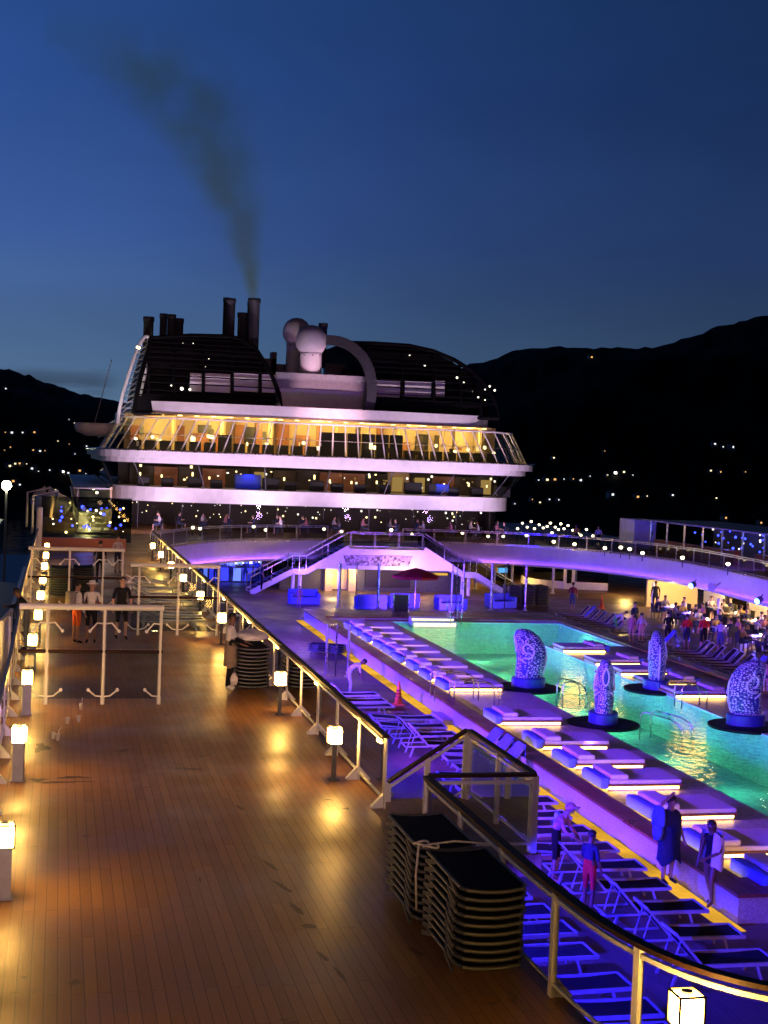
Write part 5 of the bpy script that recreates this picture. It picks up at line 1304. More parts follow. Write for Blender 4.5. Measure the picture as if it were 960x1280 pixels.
# bridge wing lookout at left
p = atY(125, 536, 108)
t = thing('lookout_platform', 'pale rounded platform jutting out left of the funnel screen', 'platform', (p.x, p.y, p.z))
MB().lathe([(.9, -.55), (1.5, -.25), (1.65, .1), (1.6, .4)], (0, 0, 0), 24, 1.15, 1).build('platform', M_WHITEOLD, t, True)
MB().bb((1.2, -.4, -.3), (4.2, .4, .2)).build('arm', M_WHITEOLD, t)
MB().tube([(-.4, 0, .4), (.7, 0, 5.2)], .03, 5).build('aerial', M_GREY, t)

# port side of the ship beyond the superstructure: lit lower boat decks
t = thing('boat_deck_side', 'brightly yellow lit boat deck side stretching beyond the superstructure at the left', 'ship side')
for k, (z0, z1) in enumerate(((-.1, .1), (1.5, 1.6), (2.7, 2.8))):
    MB().bb((1.2 - .1 * k, 92 + 3 * k, z0), (3.4, 150, z1)).build('side_deck', M_WHITEOLD, t)
for i in range(12):
    MB().bb((1.25, 95.5 + i * 4.6, .11), (1.32, 95.57 + i * 4.6, 2.7)).build('stanchion', M_WHITEOLD, t)
MB().bb((3.4, 98, .11), (3.55, 150, 2.9)).build('side_wall', M_INTW, t)
for i in range(8):
    MB().ball((1.9 + .7 * (i % 2), 96 + i * 5, 1.3 + 1.1 * (i % 2)), .09, 8).build('deck_lamp', M_GLOBE, t)
for i in range(4): lamp('POINT', 'boat_deck_light', (2.0, 97 + i * 8, 1.2), 420, (1, .7, .2), .2)
t = thing('lifeboat', 'white lifeboat hull glowing yellow beyond the walkway end', 'lifeboat', (-.5, 106, -.6), R(4))
prof = [(-5.5, .1, 1.7), (-4.5, .9, 1.4), (-2, 1.35, 1.1), (1, 1.45, 1.0), (4, 1.1, 1.3), (5.4, .15, 1.9)]
m = MB(); n = 12; vs = []
for y, wd, z in prof:
    for j in range(n + 1):
        a = PI + PI * j / n; vs.append((wd * math.cos(a), y, z + 1.2 + 1.3 * math.sin(a) * (wd / 1.45) ** .4))
m.add(vs, [(i * (n + 1) + j, i * (n + 1) + j + 1, (i + 1) * (n + 1) + j + 1, (i + 1) * (n + 1) + j) for i in range(len(prof) - 1) for j in range(n)]); m.build('hull', M_WHITE, t, True)
m = MB().cbox((0, 0, 2.2), (2.0, 8, .8), .35); m.build('canopy', M_ORANGE if False else M_WHITEOLD, t, True)
MB().tube([(-1.5, -4, 0), (-1.5, -4, 2.6), (.2, -4, 3.0), (.2, -4, 2.2)], .09, 6).tube([(.2, -4, 2.6), (.2, 4, 2.6)], .05, 6).tube([(-1.5, 4, 0), (-1.5, 4, 2.6), (.2, 4, 3.0)], .09, 6).build('davit', M_WHITEOLD, t)

# ================================================================ TWIN STAIRS, STAGE
def stairs(label, x0, x1, Y, wd, name='staircase'):
    t = thing(name, label, 'stairs', (0, 0, 0)); zt = 0; z0 = ZP; s = 1 if x1 > x0 else -1
    xm0 = x0 + (x1 - x0) * .42; xm1 = x0 + (x1 - x0) * .56; zm = z0 + (zt - z0) * .47
    pro = [(x0, z0), (xm0, zm), (xm1, zm), (x1, zt)]
    for yy in (Y, Y + wd):
        m = MB()
        for a, b in zip(pro, pro[1:]): m.beam((a[0], yy, a[1] + .04), (b[0], yy, b[1] + .04), .07, .34)
        m.build('stringer', M_WHITE, t)
    st = MB()
    for (a, b) in ((pro[0], pro[1]), (pro[2], pro[3])):
        k = 8
        for i in range(k):
            f0 = i / k; f1 = (i + 1) / k
            st.bb((a[0] + (b[0] - a[0]) * f0, Y + .04, a[1] + (b[1] - a[1]) * f1 - .05), (a[0] + (b[0] - a[0]) * f1, Y + wd - .04, a[1] + (b[1] - a[1]) * f1))
    st.bb((xm0, Y + .04, zm - .06), (xm1, Y + wd - .04, zm)); st.build('flight', M_DARKGREY, t)
    m = MB()
    for (a, b) in ((pro[0], pro[1]), (pro[2], pro[3])): m.add([(a[0], Y + .05, a[1] - .12), (b[0], Y + .05, b[1] - .12), (b[0], Y + wd - .05, b[1] - .12), (a[0], Y + wd - .05, a[1] - .12)], [(0, 1, 2, 3)])
    m.build('soffit', M_WHITE, t)
    for yy in (Y - .05, Y + wd + .05):
        m = MB(); gl = MB()
        for a, b in zip(pro, pro[1:]):
            m.beam((a[0], yy, a[1] + 1.0), (b[0], yy, b[1] + 1.0), .06, .06)
            gl.wall([(a[0], yy, a[1] + .22), (b[0], yy, b[1] + .22)], [(a[0], yy, a[1] + .95), (b[0], yy, b[1] + .95)])
        m.build('handrail', M_STEEL, t); gl.build('glass_panel', M_GLASSD, t)
        for a, b in zip(pro, pro[1:]):
            for f in (0, .5): MB().tube([(a[0] + (b[0] - a[0]) * f, yy, a[1] + (b[1] - a[1]) * f + .1), (a[0] + (b[0] - a[0]) * f, yy, a[1] + (b[1] - a[1]) * f + 1.0)], .025, 6).build('baluster', M_STEEL, t)
    for x in (xm0 + s * .2, xm1 - s * .2): MB().tube([(x, Y + wd / 2, ZP), (x, Y + wd / 2, zm - .06)], .11, 10).build('support', M_WHITE, t)
    return t
SY = 84.0
stairs('left of two glass sided stairs climbing from the pool deck to the balcony', 11.3, 17.2, SY, 1.7)
stairs('right of two glass sided stairs climbing from the pool deck to the balcony', 27.7, 21.9, SY, 1.7)
st = thing('stage_canopy', 'white purple lit canopy with mosaic front between the twin stairs', 'canopy')
MB().bb((17.1, SY, -.25), (22.0, 90.7, -.02)).build('canopy_deck', M_WHITE, st)
MB().ypr([(14.4, -1.28), (24.7, -1.28), (22.2, -.26), (16.9, -.26)], SY + .2, SY + .35).build('canopy_front', M_WHITE, st)
MB().ypr([(17.1, -1.05), (21.0, -1.05), (21.2, -.42), (16.9, -.42)], SY + .15, SY + .197).build('mosaic_panel', M_DECOR, st)
railing('balcony_railing', 'short straight glass railing above the stage between the twin stairs', [(17.3, SY + .05), (21.8, SY + .05)], 1.5, foot=False, top=1.0, handmat=M_STEEL, postmat=M_STEEL, glass=M_GLASSD, hand_w=.06, single=True)
t = thing('stage_wall', 'dark stage back wall with black screen and yellow lit doorway', 'wall')
MB().bb((13.5, 87, ZP), (25.5, 87.2, -1.25)).build('wall', M_DARKGREY, t)
MB().bb((18.9, 86.8, ZP + .25), (21.8, 86.95, -1.3)).build('screen', M_BLACK, t)
for x in (16.3, 17.8): MB().bb((x, 86.6, ZP), (x + .45, 86.95, -1.28)).build('pillar', M_INTW, t)
MB().bb((16.8, 86.94, ZP + .1), (17.75, 86.98, -1.35)).build('doorway', M_INTW, t)
for x in (16.7, 18.2): lamp('POINT', 'doorway_light', (x, 86.0, -1.7), 150, (1, .62, .18), .1)
lamp('POINT', 'doorway_light', (22.8, 86.2, -1.7), 20, (1, .62, .18), .1)
MB().bb((22.2, 86.7, -1.75), (24.2, 86.95, -1.62)).build('lit_shelf', M_WARMDIM, t)
for x, c_ in ((14.6, (.25, .10, 1)), (23.4, (.25, .10, 1)), (20.6, (1, .5, .45))): lamp('POINT', 'canopy_light', (x, 82.6, -1.45), 330, c_, .15)
# sofas, umbrella, lectern on the stage end
def make_sofa():
    t = thing('lounge_sofa', '-', 'sofa'); MB().cbox((0, 0, .22), (1.7, .85, .42), .06).build('seat', M_TOWELB, t); MB().cbox((0, .36, .58), (1.7, .2, .5), .06).build('backrest', M_TOWELB, t)
    for s in (-1, 1): MB().cbox((s * .78, 0, .5), (.18, .85, .3), .05).build('armrest', M_TOWELB, t)
    return t
sf = make_sofa()
for i, (x, y, rz, lb) in enumerate([(13.6, 78.5, 0, 'blue lit sofa under the left stairs'), (17.0, 76.5, PI, 'blue lit sofa just left of the red umbrella'), (19.1, 77.5, PI, 'blue lit sofa behind the red umbrella pole'), (21.6, 76.5, .1, 'blue lit sofa right of the red umbrella'), (25.0, 78, .3, 'blue lit sofa at the foot of the right stairs')]):
    o = sf if i == 0 else copy_tree(sf); o.location = (x, y, ZP); o.rotation_euler = (0, 0, rz); o['label'] = lb; o['group'] = 'blue lit sofas before the stage'
t = thing('sun_umbrella', 'small red umbrella over the sofas before the stage', 'umbrella', (19.4, 76.0, ZP))
MB().tube([(0, 0, 0), (0, 0, 2.35)], .03, 8).lathe([(.3, 0), (.28, .06), (.04, .08)], (0, 0, 0), 16).build('pole', M_STEEL, t)
MB().lathe([(1.32, 1.78), (1.34, 1.92), (.9, 2.12), (.4, 2.27), (.02, 2.36)], (0, 0, 0), 8).build('canopy', M_RED, t)
t = thing('folding_table', 'black panelled table with steel legs on the pool end by the ladder', 'table', (17.1, 70.0, -2.3))
MB().cbox((0, 0, .45), (.7, .5, .85), .03).build('panel', M_BLACK, t)
for a in (-1, 1): MB().tube([(a * .4, -.2, 0), (a * .4, -.2, .95)], .03, 6).build('leg', M_STEEL, t)

# bar under the balcony, left
t = thing('bar_counter', 'long bar under the left balcony with glittering blue white back shelves', 'bar')
MB().bb((6.6, 91.2, ZP), (13.2, 91.9, ZP + 1.1)).build('counter', M_BLACK, t)
MB().bb((6.2, 93.8, ZP), (13.6, 94.0, -1.1)).build('back_wall', M_DARKGREY, t)
M_BARGLOW = [em('bar_panel_glow', c_, k_) for c_, k_ in (((.05, .06, 1), 1.2), ((.16, .25, 1), 1.3), ((.4, .5, 1), 1.0))]
for i in range(14): MB().bb((6.4 + i * .5, 93.74, ZP + .75), (6.4 + i * .5 + .28 + .14 * rnd.random(), 93.797, ZP + 1.55 + .05 * (i % 3))).build('glow_panel', M_BARGLOW[(i * 5) % 3], t)
for i in range(9): MB().bb((6.7 + i * .72, 91.17, ZP + .12), (6.7 + i * .72 + .6, 91.196, ZP + .95)).build('front_panel', M_BARGLOW[0 if i % 3 else 1], t)
for k in range(3):
    sh = MB().bb((6.4, 93.5, ZP + 1.0 + k * .42), (13.4, 93.79, ZP + 1.03 + k * .42)).build('shelf', M_GLASS, t)
    for i in range(28):
        x = 6.5 + i * .25
        if rnd.random() < .75: MB().bb((x, 93.72, ZP + 1.06 + k * .42), (x + .05 + .12 * rnd.random(), 93.785, ZP + 1.2 + k * .42 + .16 * rnd.random())).build('backlit_panel', M_CYAN if rnd.random() < .62 else M_TINYW, sh) if i % 2 == 0 or k != 1 else None
for i in range(3): lamp('SPOT', 'bar_blue_light', (8 + i * 2.2, 89.0, -1.5), 900, (.03, .05, 1), .1, (8 + i * 2.2, 91.5, ZP + .6), None, 100)
# right hand lounge: cream curved wall, doors, deck lights
t = thing('lit_pavilion', 'cream curved pavilion with glass door, glowing yellow under the right balcony', 'pavilion')
m = MB(); pv = [(37.5, 100), (33.4, 98), (32.0, 95.5), (32.0, 93), (33.2, 91.2), (36.5, 90.3)]; thick_wall(m, smooth_path(pv, 2), ZP, ZP + .5, .12); thick_wall(m, smooth_path(pv, 2), -1.5, -1.22, .12); m.build('curved_wall', M_WHITE, t)
m = MB(); sp_ = smooth_path(pv, 2); m.wall([(a, b, ZP + .5) for a, b in sp_], [(a, b, -1.5) for a, b in sp_]); m.build('curved_glass', M_GLASSD, t, True)
MB().bb((33.6, 90.9, ZP), (34.5, 91.1, -1.25)).build('door', M_WHITE, t); MB().bb((33.75, 90.85, ZP + .4), (34.1, 90.89, -1.5)).build('door_pane', M_GLASSD, t)
MB().bb((34.9, 80.0, ZP), (38.2, 80.2, -1.22)).build('cream_wall', M_INTW, t)
MB().bb((24.5, 100, ZP), (32, 100.2, -1.22)).build('rear_wall', M_INTW, t)
for x in (25.6, 26.6, 28.8, 29.8): MB().bb((x, 99.9, ZP), (x + .12, 99.99, -1.3)).build('door_frame', M_WHITE, t)
lamp('POINT', 'pavilion_light', (27, 95, -1.5), 420, (1, .60, .15), .15); lamp('POINT', 'pavilion_light', (31, 93.4, -1.5), 300, (1, .60, .15), .15); lamp('POINT', 'pavilion_light', (36.2, 86.5, -1.5), 240, (1, .62, .18), .15)
lamp('POINT', 'pavilion_light', (35.6, 78.0, -1.5), 220, (1, .65, .2), .15)
for i in range(6):
    lamp('POINT', 'dining_light', (37.2 - .3 * (i % 2), 50 + i * 5.2, -1.2), 900, (1, .62, .2), .2)
# wall at the back of the dining area
t = thing('dining_wall', 'dark back wall of the dining area under the right balcony', 'wall')
MB().bb((38.6, 40, ZP), (38.8, 80, -.31)).build('wall', M_GREY, t)
for i in range(7): MB().bb((38.5, 42 + i * 5.4, ZP + .4), (38.59, 44.6 + i * 5.4, -1)).build('window', M_GLASSD, t)
# support poles
for i, (x, y) in enumerate([(34.0, 68.6), (34.35, 77.9), (34.2, 59), (34.2, 50), (29.3, 89.2), (27.0, 89.8), (31.6, 87.6), (25.6, 90)]):
    t = thing('support_pole', f"slim white pole holding up the right balcony, {nth(i if i > 3 else [2, 3, 1, 0][i])} from the frame edge" , 'pole', (x, y, ZP), 0, 'poles holding up the right balcony')
    MB().tube([(0, 0, 0), (0, 0, 1.66)], .09, 12).build('shaft', M_WHITE, t); MB().lathe([(.16, 0), (.16, .04), (.1, .06)], (0, 0, 0), 14).build('base_plate', M_WHITE, t)
t = thing('menu_screen', 'small lit blue menu screen on a post at the right stair foot', 'screen', (28.9, 90, ZP))
MB().bb((-.07, 0, 0), (.07, .1, .7)).build('stand', M_BLACK, t); MB().bb((-.36, -.05, .6), (.36, .1, 1.5)).build('case', M_BLACK, t); MB().bb((-.31, -.06, 1.1), (.31, -.052, 1.42)).build('display', em('menu_display', (.12, .45, .9), 1.3), t)
# blue projectors on the right fascia
spw = [(808, 717, 74.5), (870, 728, 66), (947, 743, 57.5)]
for i, (px, py, Y) in enumerate(spw):
    p = atY(px, py, Y); xw = 35.45 if i == 0 else (35.1 if i == 1 else 34.6)
    t = thing('blue_floodlight', f"round blue floodlight bracketed under the right balcony edge, {nth(2 - i)} from the frame edge", 'floodlight', (xw - .2, Y + .0, p.z * 0 - .95), 0, 'blue floodlights on the right balcony')
    MB().tube([(.1, 0, 0), (-.15, -.12, -.1)], .17, 14).build('housing', M_DARKGREY, t); MB().tube([(-.152, -.121, -.1), (-.17, -.135, -.108)], .15, 14).build('lens', M_BLUELED, t); MB().tube([(.2, 0, .25), (.08, 0, .02)], .03, 6).build('bracket', M_DARKGREY, t)
    lamp('SPOT', 'blue_flood_light', (xw - .45, Y - .2, -1.15), 1600, (.05, .03, 1), .12, (27.5, Y - 8, ZP), None, 75)
for i, (px, py) in enumerate([(828, 715), (927, 733)]):
    Y = (72, 60.5)[i]
    t = thing('speaker_horn', ('pale horn loudspeaker on the balcony edge between the first two floodlights', 'pale horn loudspeaker on the balcony edge beside the frame edge')[i], 'loudspeaker', (35.45 - .5 * i, Y, -.85))
    MB().tube([(0, 0, 0), (-.35, -.15, -.05)], .1, 12, True, .26).build('horn', M_WHITEOLD, t); MB().tube([(.25, 0, .2), (0, 0, 0)], .04, 6).build('bracket', M_GREY, t)
# balcony globe lamps
GL = offset_path(smooth_path(RP2, 0), -.6)
def globe(label, x, y, z, group, r=.12, post=.75, mat_=None):
    t = thing('globe_lamp', label, 'lamp', (x, y, z), 0, group)
    MB().tube([(0, 0, 0), (0, 0, post)], .03, 6).build('post', M_DARKGREY, t); MB().lathe([(r * .6, 0), (r, r * .5), (r, r * 1.0), (r * .6, r * 1.45), (.01, r * 1.5)], (0, 0, post), 12).build('shade', mat_ or M_GLOBE, t, True)
for i, (px, py) in enumerate([(241, 657), (250, 662), (317, 656), (332, 660), (405, 659), (427, 662), (489, 660), (515, 665), (578, 664), (610, 669), (629, 668), (658, 667), (692, 677), (718, 678), (756, 684), (776, 682), (787, 684), (803, 689), (853, 695), (910, 703)]):
    xs = px; Y = 93 if px < 640 else 93 - (px - 640) / 270 * 24
    p = atY(px, py + 4, Y)
    globe(f"glowing globe lamp behind the balcony railing, {nth(i)} from the left end", p.x, Y, 0, 'globe lamps behind the balcony railing', .11, max(.4, min(1.1, p.z)))
GQ = 'globe lamps on the tables of the open right deck'
lights = [(653, 655), (659, 660), (664, 653), (668, 662), (674, 657), (679, 661), (684, 659), (688, 655), (694, 660), (698, 663), (701, 656), (705, 662), (710, 658), (716, 664), (722, 668), (647, 662), (733, 663), (726, 670), (741, 671), (690, 667)]
for i, (px, py) in enumerate(lights):
    Y = 99 - (i % 4) * 2.2 if px < 700 else 93 - (i % 3); p = atY(px, py, Y); globe(f"glowing globe lamp in the cluster right of the superstructure, {nth(i)} counted left to right", p.x, Y, 0, GQ, .085, max(.5, p.z))
# restaurant guests behind the balcony, seated
GR = 'guests seated in the balcony restaurant'
k = 0
for x in [6.5, 8, 9.6, 11.2, 12.9, 14.8, 16.6, 18.9, 21, 23, 25, 27, 29, 31]:
    for yy in (97.2, 98.9):
        if (k * 5) % 7 != 3:
            put_chair(x + .2, yy, 0, R(90) if k % 2 else R(-90), f"dark chair at the balcony restaurant, {nth(k)} counted from the left", 'chairs of the balcony restaurant')
            seat_person([0, 3, 4, 3, 2][k % 5], x + .2, yy, 0, R(90) if k % 2 else R(-90), f"guest seated in the balcony restaurant, {nth(k)} counted from the left", GR)
        k += 1
# right upper deck
t = thing('deck_kiosk', 'plain white kiosk block on the right upper deck', 'kiosk', (atY(796, 683, 91).x, 91, 0))
MB().cbox((.0, 0, 1.02), (1.6, 2.6, 2.04), .03).build('body', M_WHITE, t); MB().bb((.3, -1.315, 1.2), (.42, -1.303, 1.6)).build('notice', M_DARKGREY, t); MB().bb((.45, -1.315, 1.0), (.55, -1.303, 1.3)).build('notice', M_DARKGREY, t)
t = thing('glass_bar', 'glazed deck bar with blue fairy lights and red brown counter on the right upper deck', 'bar', (0, 0, 0))
MB().bb((38.2, 64, 2.05), (43.6, 88.6, 2.14)).build('roof', M_GREY, t)
MB().bb((43.2, 64, 0.01), (43.4, 88.5, 2.04)).build('back_wall', M_DARKGREY, t)
MB().bb((38.7, 64, 0.01), (39.1, 74, .85)).bb((38.7, 76.5, .01), (39.1, 88, .85)).build('counter', M_REDWOOD, t)
for i in range(10): MB().bb((38.25, 64.2 + i * 2.6, .01), (38.33, 64.3 + i * 2.6, 2.04)).build('post', M_STEEL, t)
for i in range(70):
    x = 39.4 + rnd.random() * 3.5; y = 66 + rnd.random() * 20; z = .8 + rnd.random() * 1.2
    MB().ball((x, y, z), .035 + .05 * rnd.random(), 6).build('fairy_light', M_BLUEDIM if rnd.random() < .6 else M_TINYW, t)
for i in range(3): lamp('POINT', 'glass_bar_light', (41.0, 69 + i * 6.5, 1.7), 60, ((.1, .15, 1), (1, .5, .3), (.15, .2, 1))[i], .2)
# left deck end: glazed bar with red brown counter behind the far wind screen
t = thing('end_bar', 'glazed bar with blue lights and red brown counter closing the walkway end', 'bar', (0, 0, 0))
MB().bb((-.9, 77.2, 0.01), (3.6, 77.6, .62)).build('counter', M_REDWOOD, t)
MB().bb((-.95, 84, .01), (4.2, 84.1, 2.6)).build('glass_wall', M_GLASSD, t)
MB().bb((-.95, 77.15, 2.56), (4.2, 77.25, 2.7)).build('head_rail', M_GREY, t) if False else None
MB().tube([(-.95, 77.2, 0), (-.95, 77.2, 2.2)], .16, 10).build('corner_post', M_WHITE, t)
for i in range(34):
    MB().ball((-.4 + rnd.random() * 4.2, 78.5 + rnd.random() * 5, .7 + rnd.random() * 1.5), .03 + .05 * rnd.random(), 6).build('fairy_light', M_BLUEDIM if rnd.random() < .6 else (M_TINY if rnd.random() < .6 else M_TINYW), t)
lamp('POINT', 'end_bar_light', (1.5, 80.5, 1.8), 60, (.25, .2, 1), .15); lamp('POINT', 'end_bar_light', (2.6, 76, 2.0), 40, (1, .6, .3), .15)

# harbour side left: quay building, masts and lamp
t = thing('quay_shed', 'dark quay building with pale fence posts left of the ship', 'building', (-14, 150, -26))
MB().bb((-9, 0, 0), (7.5, 22, 22.5)).build('wall', M_DARKGREY, t); MB().bb((-9.3, -.3, 22.5), (7.8, 22.3, 22.9)).build('roof', M_GREY, t)
for i in range(7): MB().bb((-8 + i * 2.3, -.12, 14), (-7.85 + i * 2.3, -.003, 22.5)).build('pilaster', M_WHITE, t)
for i in range(9):
    a = -8.5 + i * 2.0; w_ = MB().bb((a, -.1, 23.2), (a + .35, 0, 23.45)); w_.build('roof_lamp', M_TINYW, t)
MB().tube([(-9, 0, 23.9), (7.5, 0, 23.9)], .09, 6).build('roof_rail', M_STEEL, t)
t = thing('quay_lamp', 'very bright round lamp on a pole far left on the quay', 'street lamp', (atY(8, 612, 190).x, 190, -26))
MB().tube([(0, 0, 0), (0, 0, 26)], .15, 8).build('pole', M_GREY, t); MB().ball((0, 0, 26.4), .62, 14).build('lamp_head', em('flood_lamp', (1, .95, .6), 60), t, True)
struct(MB().bb((-220, 60, -26.2), (-3.2, 420, -25.2)).build('quay', M_GREY))
t = thing('dock_ramp', 'grey curved gangway roof beside the ship below the left rail', 'gangway', (-5.2, 92, 0))
m = MB(); pts = [(-9 + i * .9, -3 - .035 * (i - 10) ** 2 * .5 - 1.2) for i in range(21)]
m.ypr([(x - 0, z) for x, z in pts] + [(x, z - .4) for x, z in reversed(pts)], -16, 12); m.build('roof', M_DARKGREY, t)
for i in range(5): MB().tube([(3.0, -15 + i * 6, -4.6), (3.0, -15 + i * 6, -3.2)], .05, 6).build('stanchion', M_WHITE, t)
MB().bb((2.9, -16, -3.25), (3.1, 12, -3.1)).build('rail', M_WHITE, t)

# cups left on the deck
M_CUP = pm('cup_plastic', (.6, .55, .5), .3)
for i, (px, py, lb) in enumerate([(101, 887, 'clear cup with straw on the deck under the near wind screen'), (84, 905, 'plain plastic cup on the deck, left of the pair'), (98, 903, 'plain plastic cup on the deck, right of the pair'), (66, 924, 'plastic cup on the wet deck beside the toppled cup'), (72, 926, 'cup with a sticking out straw near the wet patch')]):
    p = at(px, py, 0); t = thing('plastic_cup', lb, 'cup', p)
    MB().lathe([(.033, .002), (.045, .13), (.046, .135), (.042, .13), (.031, .01)], (0, 0, 0), 14).build('cup', M_CUP, t, True)
    if i in (0, 4): MB().tube([(0, 0, .02), (.02, 0, .2), (.07 if i == 4 else .03, 0, .25)], .007, 6).build('straw', M_WHITE, t)
# puddle and spill
def puddle(name, pts, lb):
    m = MB(); n = len(pts); m.add([(p.x, p.y, .004) for p in pts], [tuple(range(n))]); return tag(m.build(name, M_PUD), None, None, None, 'structure')
M_PUD = pm('wet_stain', (.07, .036, .016), .45, var=.3, scale=8, spec=.25)
def irregular(px, py, w_, h_, seed, n=26):
    c = at(px, py, 0); rr = random.Random(seed); out = []
    for i in range(n):
        a = 2 * PI * i / n; f = 1 + .3 * math.sin(3 * a + seed) + .18 * math.sin(7 * a + 2 * seed) + rr.uniform(-.12, .12)
        out.append(Vector((c.x + w_ * f * math.cos(a), c.y + h_ * f * math.sin(a), 0)))
    return out
for i, (px, py, w_, h_) in enumerate([(48, 975, .14, .10), (75, 978, .45, .06), (52, 935, .12, .35), (92, 972, .25, .08), (410, 1000, .07, .04), (433, 1011, .05, .05), (30, 1222, .03, .03)]): puddle('wet_patch', irregular(px, py, w_, h_, i), '')
M_SCUFF = pm('deck_scuff', (.15, .075, .03), .5, var=.4, scale=14)
def scuff(px, py, w_, h_, seed, rz):
    c = at(px, py, 0); rr = random.Random(seed); n = 30; vs = []
    for i in range(n):
        a = 2 * PI * i / n; f = .55 + .45 * rr.random(); x = w_ * f * math.cos(a); y = h_ * (.6 + .4 * rr.random()) * math.sin(a)
        vs.append((c.x + x * math.cos(rz) - y * math.sin(rz), c.y + x * math.sin(rz) + y * math.cos(rz), .004))
    struct(MB().add(vs, [tuple(range(n))]).build('deck_scuff', M_SCUFF))
for i, (px, py, w_, h_, a_) in enumerate([(338, 1082, .04, .3, .25), (352, 1108, .05, .35, .3), (370, 1136, .05, .28, .2), (386, 1158, .10, .10, .1), (404, 1196, .04, .2, .2), (425, 1218, .03, .3, .1), (300, 1010, .04, .2, .2), (250, 1100, .02, .14, 0), (180, 985, .12, .02, 0), (520, 1190, .05, .2, .3)]): scuff(px, py, w_, h_, i, a_)
t = thing('rail_end_cap', 'pale pinkish cap end on the left handrail near the camera', 'rail cap', (-.86, 19.2, 1.06))
MB().cbox((0, 0, 0), (.16, .42, .12), .05).build('cap', M_WHITEOLD, t); MB().cbox((.02, -.05, .062), (.05, .1, .02), .008).build('latch', M_DARKGREY, t)

# ================================================================ SMOKE
sp = [(316, 372), (313, 345), (307, 315), (298, 280), (287, 240), (274, 205), (255, 165), (232, 130), (205, 98), (170, 68), (120, 40), (60, 18)]
sr = [.55, 1.0, 1.7, 2.6, 3.5, 4.4, 5.2, 6.2, 7.4, 8.4, 8.9, 9.0]
SW = [atY(x, y, 105) for x, y in sp]
z0s, z1s = SW[0].z, SW[-1].z
m = MB()
m.tube([SW[0]] + SW[1:], [r * 1.15 for r in sr], 16)
m_s, nts, outs = nmat('smoke_volume')
N = nts.nodes.new; L = nts.links.new
geo = N('ShaderNodeNewGeometry'); sxyz = N('ShaderNodeSeparateXYZ'); L(geo.outputs['Position'], sxyz.inputs[0])
mr = N('ShaderNodeMapRange'); mr.inputs['From Min'].default_value = z0s; mr.inputs['From Max'].default_value = z1s; L(sxyz.outputs['Z'], mr.inputs['Value'])
def curve(vals, lo, hi):
    fc = N('ShaderNodeFloatCurve'); c = fc.mapping.curves[0]
    pts = [((p.z - z0s) / (z1s - z0s), (v - lo) / (hi - lo)) for p, v in zip(SW, vals)]
    c.points[0].location = pts[0]; c.points[1].location = pts[-1]
    for p in pts[1:-1]: c.points.new(*p)
    fc.mapping.update(); L(mr.outputs[0], fc.inputs['Value'])
    mr2 = N('ShaderNodeMapRange'); mr2.inputs['To Min'].default_value = lo; mr2.inputs['To Max'].default_value = hi; L(fc.outputs[0], mr2.inputs['Value']); return mr2
cx = curve([p.x for p in SW], -20, 30); cr = curve(sr, 0, 9)
dx = N('ShaderNodeMath'); dx.operation = 'SUBTRACT'; L(sxyz.outputs['X'], dx.inputs[0]); L(cx.outputs[0], dx.inputs[1])
dy = N('ShaderNodeMath'); dy.operation = 'SUBTRACT'; L(sxyz.outputs['Y'], dy.inputs[0]); dy.inputs[1].default_value = 105
cb = N('ShaderNodeCombineXYZ'); L(dx.outputs[0], cb.inputs[0]); L(dy.outputs[0], cb.inputs[1])
ln = N('ShaderNodeVectorMath'); ln.operation = 'LENGTH'; L(cb.outputs[0], ln.inputs[0])
dv = N('ShaderNodeMath'); dv.operation = 'DIVIDE'; L(ln.outputs['Value'], dv.inputs[0]); L(cr.outputs[0], dv.inputs[1])
ss_ = N('ShaderNodeMapRange'); ss_.interpolation_type = 'SMOOTHSTEP'; ss_.inputs['From Min'].default_value = 1.0; ss_.inputs['From Max'].default_value = .1; L(dv.outputs[0], ss_.inputs['Value'])
nz = N('ShaderNodeTexNoise'); nz.inputs['Scale'].default_value = .32; nz.inputs['Detail'].default_value = 4; nz.inputs['Roughness'].default_value = .6; L(geo.outputs['Position'], nz.inputs['Vector'])
nr = N('ShaderNodeMapRange'); nr.inputs['From Min'].default_value = .36; nr.inputs['From Max'].default_value = .70; L(nz.outputs['Fac'], nr.inputs['Value'])
m1 = N('ShaderNodeMath'); m1.operation = 'MULTIPLY'; L(ss_.outputs[0], m1.inputs[0]); L(nr.outputs[0], m1.inputs[1])
dn = N('ShaderNodeMath'); dn.operation = 'DIVIDE'; L(m1.outputs[0], dn.inputs[0]); L(cr.outputs[0], dn.inputs[1])
fade = N('ShaderNodeMapRange'); fade.inputs['From Min'].default_value = 1.0; fade.inputs['From Max'].default_value = .86; fade.inputs['To Min'].default_value = 0; fade.inputs['To Max'].default_value = 1; L(mr.outputs[0], fade.inputs['Value'])
d2 = N('ShaderNodeMath'); d2.operation = 'MULTIPLY'; L(dn.outputs[0], d2.inputs[0]); L(fade.outputs[0], d2.inputs[1])
d3 = N('ShaderNodeMath'); d3.operation = 'MULTIPLY'; d3.inputs[1].default_value = 1.5; L(d2.outputs[0], d3.inputs[0])
ab = N('ShaderNodeVolumeAbsorption'); ab.inputs['Color'].default_value = (1, .74, .24, 1); L(d3.outputs[0], ab.inputs['Density']); L(ab.outputs[0], outs.inputs['Volume'])
tag(m.build('smoke_plume', m_s), 'brown grey smoke plume rising from the right hand exhaust pipe and drifting left', 'smoke')

# ================================================================ COLOURED LIGHT
BLUE = (.022, .010, 1); VIO = (.30, .065, 1); MAG = (1, .36, .62)
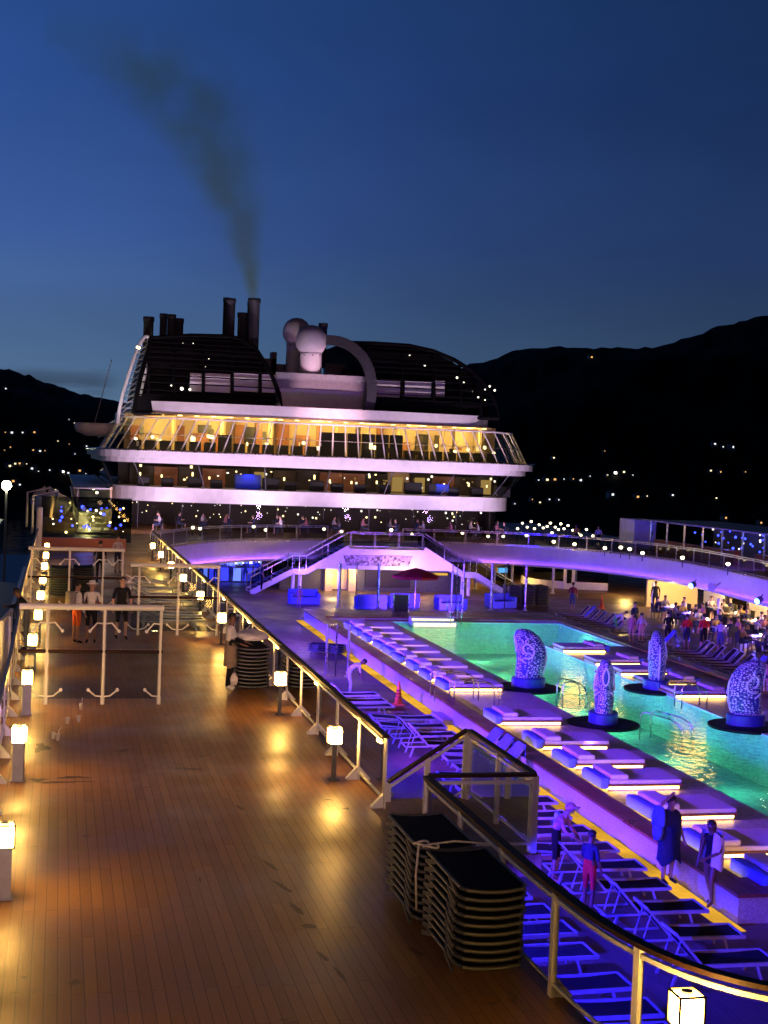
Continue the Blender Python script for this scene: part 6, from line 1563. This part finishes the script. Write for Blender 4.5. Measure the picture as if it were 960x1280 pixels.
# strong blue wash on the deck under the walkway edge
for i, (y, e, xx) in enumerate([(17, 900, 9.3), (22.5, 1300, 9.3), (29, 1100, 9.5), (36, 1000, 9.5), (44, 1500, 9.3), (52, 1700, 9.0), (60, 1500, 9.0), (68, 1300, 9.0), (76, 1100, 10.5)]):
    lamp('SPOT', 'blue_wash_light', (5.35, y, -.42), e * 5.5, BLUE, .1, (xx, y + 1.2, ZP), None, 120, .8)
# blue wash on the left pool ledge and statues
for i, y in enumerate([30, 38, 46, 54, 62]):
    lamp('SPOT', 'blue_ledge_light', (5.6, y - 2, -.1), 7500, (.22, .04, 1), .15, (14.5, y, -2.2), None, 60, .7)
    lamp('SPOT', 'violet_pool_light', (5.4, y + 4, -.2), 2200, (.30, .04, 1), .2, (20, y + 2, -2.2), None, 55, .8)
    lamp('SPOT', 'violet_pool_light', (5.4, y - 6, -.2), 380, (.55, .10, .8), .2, (15, y - 2, -2.2), None, 70, .8)
for i, (x, y) in enumerate([(16.3, 47.3), (16.45, 40.6), (21, 47), (20.95, 40.1)]):
    lamp('SPOT', 'statue_light', (x - 2.2, y - 4.5, -2.2), 420, (.10, .05, 1), .1, (x, y, -1.2), None, 45, .6)
# violet on the fascia and stairs; pink on the funnel block
for i, (x, y, e) in enumerate([(14, 75, 700), (18.0, 74, 2600), (21, 74, 2600), (25, 75, 700)]):
    tx = 35.3 if x > 25.5 and y < 77 else x
    lamp('SPOT', 'violet_fascia_light', (x, y, ZP + .4), e * .55, VIO if tx == x else (.20, .045, 1), .15, (tx, (90.5 if tx == x else y + 3), -.6), None, 80, .8)
for i, x in enumerate([6, 14, 22, 30]):
    lamp('SPOT', 'violet_band_light', (x, 92.6, .9), 850, (.68, .42, 1), .3, (x, 100, 2.5), None, 100, .8)
    lamp('SPOT', 'pink_band_light', (x, 91.6, 1.6), 2400, (1, .68, .90), .3, (x, 101, 6.6), None, 85, .8)
for x in (16, 21): lamp('SPOT', 'pink_funnel_light', (x, 88, 1.5), 6500, (1, .50, .62), .3, (18.8, 103, 10.7), None, 20, .7)
lamp('SPOT', 'rim_light', (2.6, 97, 6.5), 700, (1, .9, .8), .1, tuple(rp3[len(rp3) // 4]), None, 60, .8)
lamp('SPOT', 'led_wall_light', (-1, -16, 10), 32000, (1, .58, .50), 1.5, (1, 56, .3), None, 25, .75)
lamp('SPOT', 'led_wall_light', (18, -16, 12), 15000, (1, .34, .66), 2.5, (15, 56, -1.5), None, 36, .8)
